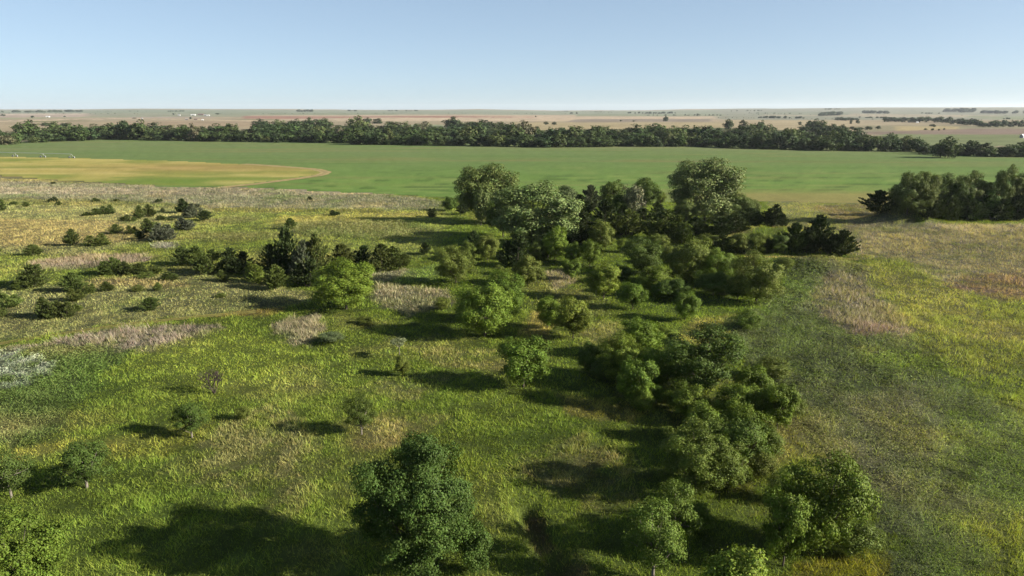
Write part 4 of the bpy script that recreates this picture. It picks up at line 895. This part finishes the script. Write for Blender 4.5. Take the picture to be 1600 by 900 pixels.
# ------------------------------------------------------------------ the river belt: individual trees in rows
FRONT = [(-120, 228), (0, 226), (40, 224.5), (70, 222), (130, 219.5), (165, 217.5), (250, 219.5), (400, 221.5), (520, 223), (580, 226), (700, 227.5), (880, 230), (1000, 228.5), (1100, 229), (1200, 233), (1360, 236), (1410, 236), (1500, 243), (1560, 245), (1600, 245), (1720, 248)]
def front(x): return float(np.interp(x, [p[0] for p in FRONT], [p[1] for p in FRONT]))
def belt_row(x0, x1, dy, step, hmin, hmax, where, skip=()):
    x = x0
    while x < x1:
        s = step * R.uniform(.75, 1.3); x += s
        if any(a < x < b for a, b in skip): continue
        b = front(x) - dy + R.uniform(-.8, .8); h = R.uniform(hmin, hmax) * R.uniform(.72, 1.22)
        if R.random() < .12: h *= 1.25
        hue = R.choice(['belt', 'belt', 'belt2', 'belt2', 'belt3', 'belt4'], p=[.3, .2, .2, .15, .12, .03])
        seg = ['above the golden field', 'left of the field middle', 'behind the central cottonwoods', 'toward its right end'][min(3, max(0, int((x + 10) // 400)))]
        tone = {'belt': 'mid green', 'belt2': 'dark green', 'belt3': 'light olive', 'belt4': 'pale tan'}[hue]
        big = 'low' if h < hmin else 'tall' if h > hmax else 'middling'
        lab = f'{big} {tone} tree in the {where} of the belt {seg}'
        plant('belt_tree', 'belt', hue, x, b, b - h, s * R.uniform(1.25, 1.75), lab, 'trees of the river belt: ' + lab)
belt_row(-110, 1715, 0, 17, 16, 23, 'front row', skip=[(40, 52)])
belt_row(-110, 1400, 6, 21, 17, 23, 'second row')
belt_row(395, 1330, 11, 22, 15, 22, 'third row')
belt_row(430, 830, 17, 22, 14, 20, 'fourth row')
belt_row(1130, 1330, 17, 22, 12, 17, 'fourth row')
belt_row(690, 790, 24, 20, 14, 17, 'fifth row')
x = -110.0
while x < 1710:
    s = R.uniform(12, 34); x += s
    if 40 < x < 52: continue
    seg = ['above the golden field', 'left of the field middle', 'behind the central cottonwoods', 'toward its right end'][min(3, max(0, int((x + 10) // 400)))]
    b = front(x) + R.uniform(-.4, .5)
    plant('riverside_bush', 'belt', R.choice(['belt', 'belt2', 'belt3']), x, b, b - R.uniform(7, 11), R.uniform(15, 24), f'low bush at the foot of the belt {seg}', f'bushes at the foot of the belt {seg}')
for row in [
 (408, 202, 186, 26, 'belt2', 'rounded tree standing clear behind the belt, left one of two above the golden field\'s tip'),
 (437, 203, 187, 27, 'belt3', 'lighter rounded tree standing clear behind the belt, right one of two'),
 (462, 206, 186, 24, 'belt2', 'dark tree at the back of the belt next to the two clear-standing ones'),
 (484, 203, 184, 22, 'belt2', 'taller dark tree at the back edge of the belt, first of three'),
 (506, 203, 185, 22, 'belt', 'taller tree at the back edge of the belt, second of three'),
 (575, 193, 183.5, 13, 'belt2', 'small dark tree against the bright bare field'),
 (590, 193, 185, 18, 'belt2', 'low wide tree beside the small dark one against the bare field'),
 (1040, 189.5, 181, 9, 'belt2', 'lone dark tree on the brown far field'),
 (70, 197, 191, 13, 'belt2', 'grey green tree behind the belt at its left part'),
 (78, 197, 192, 10, 'belt3', 'small pale tree beside the grey green one behind the belt'),
 (100, 197, 192, 12, 'belt2', 'dark tree behind the belt, left one of two close together'),
 (27, 199, 194.5, 8, 'belt2', 'small round tree just behind the belt near the left edge'),
 (184, 198, 194, 8, 'dark', 'small black round tree behind the thin part of the belt'),
 (328, 202, 196, 7, 'belt2', 'small pointed tree just behind the belt'),
 (1270, 206, 186, 24, 'belt2', 'tall grey green tree of the dark clump behind the belt, left end'),
 (1284, 207, 188, 22, 'belt', 'tree in the middle of the dark clump behind the belt'),
 (1300, 208, 194, 24, 'belt2', 'low dark tree in the dark clump behind the belt'),
 (1315, 208, 195, 18, 'belt2', 'last low tree at the right end of the dark clump behind the belt'),
 (1255, 207, 196, 18, 'belt2', 'low dark tree at the left foot of the dark clump behind the belt'),
 (1137, 203, 186, 16, 'belt2', 'tall dark tree above the belt, left one of three separate heads'),
 (1160, 204, 188, 18, 'belt2', 'tall dark tree above the belt, middle one of three separate heads'),
 (1188, 205, 188, 14, 'belt2', 'tall slim tree above the belt, right one of three separate heads'),
 (1481, 247, 214, 36, 'belt', 'big grey green tree standing out in front of the belt by the field edge'),
 (1468, 246, 224, 26, 'grey', 'greyish low tree at the left side of the big one in front of the belt'),
 (1442, 241, 224, 18, 'belt2', 'small dark tree left of the big one in front of the belt'),
]:
    x, b, t, w, hue, lab = row
    plant('belt_tree', 'belt', hue, x, b, t, w, lab, 'trees standing clear of the river belt')

# far trees: too small in the photograph to show their parts
FAR = []
for k in range(4):
    t, c = deciduous(12, 260, cb=.02, rc=(.16, .26), leaf=.10)
    FAR.append(c)
def far_tree(px, base, h, w, label, group, hue='belt2'):
    P = hit(px, base); s = P[1] / FPX
    o = link('far_tree', FAR[R.integers(4)], None, label=label, category='tree', group=group)
    o.location = (P[0], P[1], float(gz(P[:1], P[1:])[0]) - .2); o.scale = (w * s, w * s, h * s); o.rotation_euler.z = R.uniform(0, 6.28)
    o.color = (*(np.array(HUE[hue]) * .6 * R.uniform(.85, 1.15)), 1)
def far_row(pts, n, h, w, label, group):
    for k in range(n):
        t = (k + R.uniform(.2, .8)) / n * (len(pts) - 1); i = min(int(t), len(pts) - 2); f = t - i
        far_tree(pts[i][0] * (1 - f) + pts[i + 1][0] * f, pts[i][1] * (1 - f) + pts[i + 1][1] * f + R.uniform(-.4, .4), h * R.uniform(.7, 1.25), w * R.uniform(.8, 1.3), label, group)
far_row([(1378, 190.5), (1420, 191), (1470, 192), (1510, 196)], 16, 8, 13, 'dark tree in the left half of the second tree line beyond the belt', 'second tree line, left half')
far_row([(1500, 195), (1545, 199.5), (1600, 198), (1690, 199)], 16, 9, 15, 'dark tree in the right half of the second tree line beyond the belt', 'second tree line, right half')
far_row([(1305, 188.5), (1340, 188.5)], 6, 4.5, 9, 'tree in the short line above the dark clump', 'short line above the dark clump')
far_row([(1320, 203), (1345, 203), (1375, 202)], 7, 5, 9, 'scrubby tree in the brown field right of the dark clump', 'scrub right of the dark clump')
for x, b, h, w, lab in [(1329, 193.5, 5, 5, 'tiny tree on the tan field, left one of two alike'), (1340, 193.5, 5.5, 7, 'tiny tree on the tan field, right one of two alike'), (1457, 198.5, 4.5, 9, 'dark shrub on the tan far field, topmost of the scatter'), (1446, 203, 2.6, 6, 'dark shrub at the left of the scatter on the tan far field'),
                        (1457, 204, 3.5, 6, 'dark shrub in the middle of the scatter on the tan far field'), (1467, 203.8, 2.5, 4, 'tiny shrub right of the middle one in the tan field scatter'), (1475, 203, 3, 3, 'slim tiny shrub at the right end of the tan field scatter'), (51, 184, 3, 6, 'lone dark shrub on the far pale field at the left'),
                        (5, 181.5, 3, 7, 'dark far trees in one clump at the left edge'), (101, 183, 2, 4, 'tiny tree on the far pale field, left one of two'), (298, 186.5, 3.5, 4.5, 'round dark tree among the farm sheds'), (271, 179.5, 2.5, 4, 'tiny tree left of the farm sheds'),
                        (340, 179, 2.2, 7, 'wide low tree right of the farm sheds'), (853, 195, 5, 8, 'brownish tree behind the belt, left one of two in the middle'), (866, 195.5, 5, 8, 'brownish tree behind the belt, right one of two in the middle'), (811, 198, 5, 7, 'dark small tree behind the belt left of the brownish pair'),
                        (893, 178, 2.5, 5, 'tiny far tree on the pale hill, left one of two'), (901, 178, 2.5, 4, 'tiny far tree on the pale hill, right one of two'), (837, 183, 2, 3, 'tiny tree at the end of the red earth strip'), (970, 189.5, 2, 4, 'tiny dark tree on the brown strip, left one of two'),
                        (990, 190, 2, 4, 'tiny dark tree on the brown strip, right one of two'), (210, 185.5, 1.6, 7, 'low dark clump beside the pale road at the left'), (1250, 195.5, 5, 6, 'small grey tree left of the dark clump'), (1090, 181.5, 4, 4, 'small dark tree beyond the brown strip')]:
    far_tree(x, b, h, w, lab, 'small far trees')

# far-off woods near the horizon, each reading as one dark mass
def far_wood(pts, h, n, label):
    Vs, Fs, Cs, o = [], [], [], 0
    me = FAR[0]; nv = len(me.vertices); base = np.zeros(nv * 3, np.float32); me.vertices.foreach_get('co', base); base = base.reshape(-1, 3)
    tint = np.zeros(nv * 4, np.float32); me.color_attributes['tint'].data.foreach_get('color', tint); tint = tint.reshape(-1, 4)[:, :3]
    for k in range(n):
        t = R.random() * (len(pts) - 1); i = min(int(t), len(pts) - 2); f = t - i
        P = hit(pts[i][0] * (1 - f) + pts[i + 1][0] * f, pts[i][1] * (1 - f) + pts[i + 1][1] * f); s = P[1] / FPX
        hh = h * R.uniform(.6, 1.2) * s
        Vs.append(base * np.array([hh * 1.8, hh * 1.8, hh]) + np.array([P[0], P[1] + R.uniform(-1, 1) * hh, float(gz(P[:1], P[1:])[0]) - .3]))
        Fs.append(np.arange(nv).reshape(-1, 4) + o); o += nv; Cs.append(tint * R.uniform(.8, 1.2) * np.array(HUE['belt2']) * .6)
    link('distant_wood', mesh_np('distant_wood', np.concatenate(Vs), np.concatenate(Fs), [M_FARLEAF], np.concatenate(Cs)), kind='stuff', label=label)
M_FARLEAF = foliage_mat('far_leaves', .15, .1, .6, use_obj=False)
far_wood([(-60, 175.8), (60, 175.8), (136, 174.8)], 3.2, 60, 'dark far wood on the horizon at the left')
far_wood([(262, 174.6), (290, 174.2)], 1.8, 14, 'thin far tree line on the hill above the farm')
far_wood([(462, 174.8), (488, 174.6)], 3.0, 14, 'small dark far wood on the hill left of the middle')
far_wood([(541, 173.6), (558, 174)], 2.0, 9, 'tiny far tree clump on the hill')
far_wood([(607, 173.6), (652, 173.8)], 1.8, 18, 'thin far tree line on the hill crest')
far_wood([(980, 177.3), (1030, 177.8), (1056, 177.3)], 2.6, 30, 'far wood in the hollow of the hills')
far_wood([(1180, 184.5), (1222, 185), (1265, 185.5)], 3.2, 26, 'far tree line left of the dark clump')
far_wood([(1278, 181.5), (1322, 180)], 5.5, 26, 'blue grey far wood above the dark clump')
far_wood([(1290, 171.5), (1312, 171)], 2.2, 10, 'trees on the hill crest')
far_wood([(1350, 177), (1370, 177.5), (1392, 178)], 4, 20, 'blue grey far wood right of the crest trees')
far_wood([(1474, 175), (1494, 175)], 4.5, 16, 'blue grey wood under the radio mast')
far_wood([(1502, 176), (1520, 175.5)], 6, 14, 'square blue grey wood right of the radio mast')
far_wood([(1530, 177), (1572, 178), (1640, 176)], 4.5, 40, 'long blue grey wood at the right edge of the hills')
far_wood([(1340, 184), (1420, 185.5)], 2.2, 24, 'thin dark tree strip between the second tree line and the hill woods')
far_wood([(1560, 186), (1620, 187)], 2.4, 12, 'short dark tree strip at the right edge beyond the second tree line')
far_wood([(1440, 177.5), (1470, 178)], 1.8, 10, 'thin tree strip left of the mast wood')
far_wood([(1140, 174), (1190, 173.5)], 1.6, 12, 'thin tree strip on the right-hand hill crest')
far_wood([(860, 174.2), (900, 174.6), (960, 176)], 1.3, 16, 'dotted trees along the middle hill crest')
far_wood([(150, 174), (240, 174)], .9, 14, 'dotted trees along the left hill crest')
far_wood([(-60, 177), (300, 178), (700, 177), (1100, 179), (1660, 181)], .8, 120, 'scattered specks of trees over the far plain')
far_wood([(1120, 184), (1300, 186), (1660, 189)], 1.0, 60, 'scattered specks of trees over the far right fields')
far_wood([(1010, 180.5), (1130, 180.5)], 1.6, 26, 'scattered scrub on the grey far slope')
far_wood([(1170, 177), (1260, 178)], 1.3, 18, 'scattered scrub on the far slope right of the middle')

# ------------------------------------------------------------------ farm buildings, radio mast, irrigation machine
M_WHITE = plain_mat('white_sheet_metal', (.42, .42, .41), .5, .4, .05, .3)
M_GREY = plain_mat('grey_sheet_metal', (.2, .2, .21), .5, .4, .1, .3)
M_DKRED = plain_mat('dark_brown_boards', (.10, .07, .06), .8, .2, .2, .3)
M_DOOR = plain_mat('dark_door', (.05, .05, .055), .6, .3, .1, .5)
M_STEEL = plain_mat('galvanised_steel', (.3, .3, .3), .45, .4, .08, .5)
def quad_mesh(name, V, F, mats): 
    me = bpy.data.meshes.new(name); me.from_pydata([tuple(v) for v in V], [], F)
    for m in mats: me.materials.append(m)
    me.update(); return me
def building(px, base, wpx, hpx, mw, mr, label, ang=0.1, name='farm_shed'):
    P = hit(px, base); s = P[1] / FPX; w, h = wpx * s, max(hpx * s, 3.2); d = w * .55; e = h * .62; ov = .4
    o = link(name, None, label=label, category='shed', group='farm buildings far across the fields')
    o.location = (P[0], P[1], float(gz(P[:1], P[1:])[0]) - .3); o.rotation_euler.z = ang
    a, b = w / 2, d / 2
    V = [(-a, -b, 0), (a, -b, 0), (a, b, 0), (-a, b, 0), (-a, -b, e), (a, -b, e), (a, b, e), (-a, b, e), (-a, 0, h), (a, 0, h)]
    F = [(0, 1, 5, 4), (2, 3, 7, 6), (1, 2, 6, 9, 5), (3, 0, 4, 8, 7)]
    link('wall', quad_mesh('wall', V, F, [mw]), o)
    k = (h - e) / b; t = .18
    V = []
    for z in (.02, t):
        V += [(-a - ov, -b - ov, e - ov * k + z), (a + ov, -b - ov, e - ov * k + z), (a + ov, 0, h + z), (-a - ov, 0, h + z), (a + ov, b + ov, e - ov * k + z), (-a - ov, b + ov, e - ov * k + z)]
    F = [(6, 7, 8, 9), (9, 8, 10, 11), (0, 3, 2, 1), (3, 5, 4, 2), (0, 1, 7, 6), (4, 5, 11, 10), (1, 2, 8, 7), (2, 4, 10, 8), (5, 3, 9, 11), (3, 0, 6, 9)]
    link('roof', quad_mesh('roof', V, F, [mr]), o)
    dw, dh = w * .16, e * .75
    V = [(x, y, z) for x in (-dw, dw) for y in (-b - .08, -b - .02) for z in (0.01, dh)]
    F = [(0, 1, 5, 4), (0, 2, 3, 1), (4, 5, 7, 6), (1, 3, 7, 5)]
    link('door', quad_mesh('door', V, F, [M_DOOR]), o)
building(302, 180.3, 6.5, 1.8, M_WHITE, M_WHITE, 'long white shed at the left end of the far farmyard')
building(314, 180, 8, 2.4, M_DKRED, M_DKRED, 'dark long barn in the middle of the far farmyard')
building(321, 181, 4, 2, M_GREY, M_GREY, 'grey shed right of the dark barn in the far farmyard')
building(326, 181.2, 3.2, 1.8, M_WHITE, M_WHITE, 'small white shed at the right end of the far farmyard')
building(280, 180.6, 3.4, 1.7, M_WHITE, M_GREY, 'white shed standing apart left of the far farmyard')
building(292, 187.2, 4.5, 1.8, M_DKRED, M_GREY, 'low dark shed left of the round tree by the pale road')
building(306, 187.2, 4.5, 1.8, M_DKRED, M_DKRED, 'dark shed right of the round tree by the pale road')
building(316.5, 188, 3, 1.7, M_WHITE, M_WHITE, 'white shed at the roadside below the far farmyard')
building(75, 183.3, 5, 2, M_WHITE, M_WHITE, 'pale shed alone on the far left field')
building(222, 185.6, 2.4, 1.4, M_WHITE, M_GREY, 'tiny white shed by the dark clump at the pale road')
building(1433, 192.2, 3, 1.8, M_WHITE, M_WHITE, 'small white shed in the second tree line')
building(1598, 215.5, 9, 6, M_GREY, M_WHITE, 'grey barn with pale roof at the right picture edge', .5)

def boxes(name, segs, mat): return tubes(name, segs, mat, 4)
P = hit(1485, 173.5); z0 = float(gz(P[:1], P[1:])[0]); s = P[1] / FPX
mast = link('radio_mast', None, label='thin lattice radio mast on the far right horizon', category='mast'); mast.location = (P[0], P[1], z0)
Hm = 8.0 * s; sg = []
for k in range(3):
    a = k * 2.094; c = np.array([math.cos(a), math.sin(a), 0]) * 1.1; sg.append((c, c + [0, 0, Hm], .35, .35))
link('lattice', boxes('lattice', sg, M_STEEL), mast)
sg = []
for k in range(3):
    for j in range(14):
        a, b = k * 2.094, (k + 1) * 2.094; q = lambda w, z: np.array([math.cos(w) * 1.1, math.sin(w) * 1.1, z])
        sg.append((q(a, Hm * j / 14), q(b, Hm * (j + 1) / 14), .12, .12))
link('brace', boxes('brace', sg, M_STEEL), mast)['kind'] = 'stuff'
link('antenna', boxes('antenna', [((0, 0, Hm), (0, 0, Hm * 1.06), .2, .1)], M_STEEL), mast)

A = hit(-60, 243.2); B = hit(112, 247.2)
piv = link('irrigation_machine', None, label='pale centre pivot irrigation pipe lying along the golden field\'s far edge', category='irrigation machine'); piv.location = (A[0], A[1], float(gz(A[:1], A[1:])[0]))
D = np.array([B[0] - A[0], B[1] - A[1]]); L = np.hypot(*D); u = D / L; nspan = 4
pipe, = [[]]
for i in range(nspan):
    for j in range(6):
        f = lambda t: np.array([*(u * L * (i + t) / nspan), 2.6 + .1 * math.sin(math.pi * t)])
        pipe.append((f(j / 6), f((j + 1) / 6), .12, .12))
link('pipe', tubes('pipe', pipe, M_WHITE, 6), piv)
for i in range(nspan + 1):
    p = u * L * i / nspan; c = np.array([p[0], p[1], 0]); w = np.array([-u[1], u[0], 0]) * 1.0; al = np.array([u[0], u[1], 0]) * 1.8
    link('tower', tubes('tower', [(c + w * .2 + [0, 0, 2.6], c + al + [0, 0, .6], .09, .09), (c - w * .2 + [0, 0, 2.6], c - al + [0, 0, .6], .09, .09), (c + al + [0, 0, .6], c - al + [0, 0, .6], .1, .1)], M_STEEL, 5), piv)
    for sgn in (1, -1):
        q = c + al * sgn + [0, 0, .62]
        link('wheel', tubes('wheel', [(q - w * .14, q + w * .14, .62, .62), (q - w * .16, q - w * .14, .2, .62), (q + w * .14, q + w * .16, .62, .2)], M_STEEL, 12), piv)

# ------------------------------------------------------------------ air
hz, hn, hl = new_mat('haze_air')
hn.remove(hn['Principled BSDF'])
pv = hn.new('ShaderNodeVolumePrincipled')
pv.inputs['Color'].default_value = (.86, .92, 1.0, 1); pv.inputs['Density'].default_value = HAZE_DENSITY; pv.inputs['Anisotropy'].default_value = 0.2
hl.new(pv.outputs[0], hn['Material Output'].inputs['Volume'])
x0, x1, y0, y1, zb, zt = -16500, 16500, -7000, 14500, -2.7, 150
V = [(x, y, z) for x in (x0, x1) for y in (y0, y1) for z in (zb, zt)]
F = [(0, 1, 3, 2), (4, 6, 7, 5), (0, 4, 5, 1), (2, 3, 7, 6), (0, 2, 6, 4), (1, 5, 7, 3)]
link('haze', quad_mesh('haze', V, F, [hz]), kind='stuff')
print('objects', len(SC.objects), 'triangles', sum(len(m.loops) - 2 * len(m.polygons) for m in bpy.data.meshes))
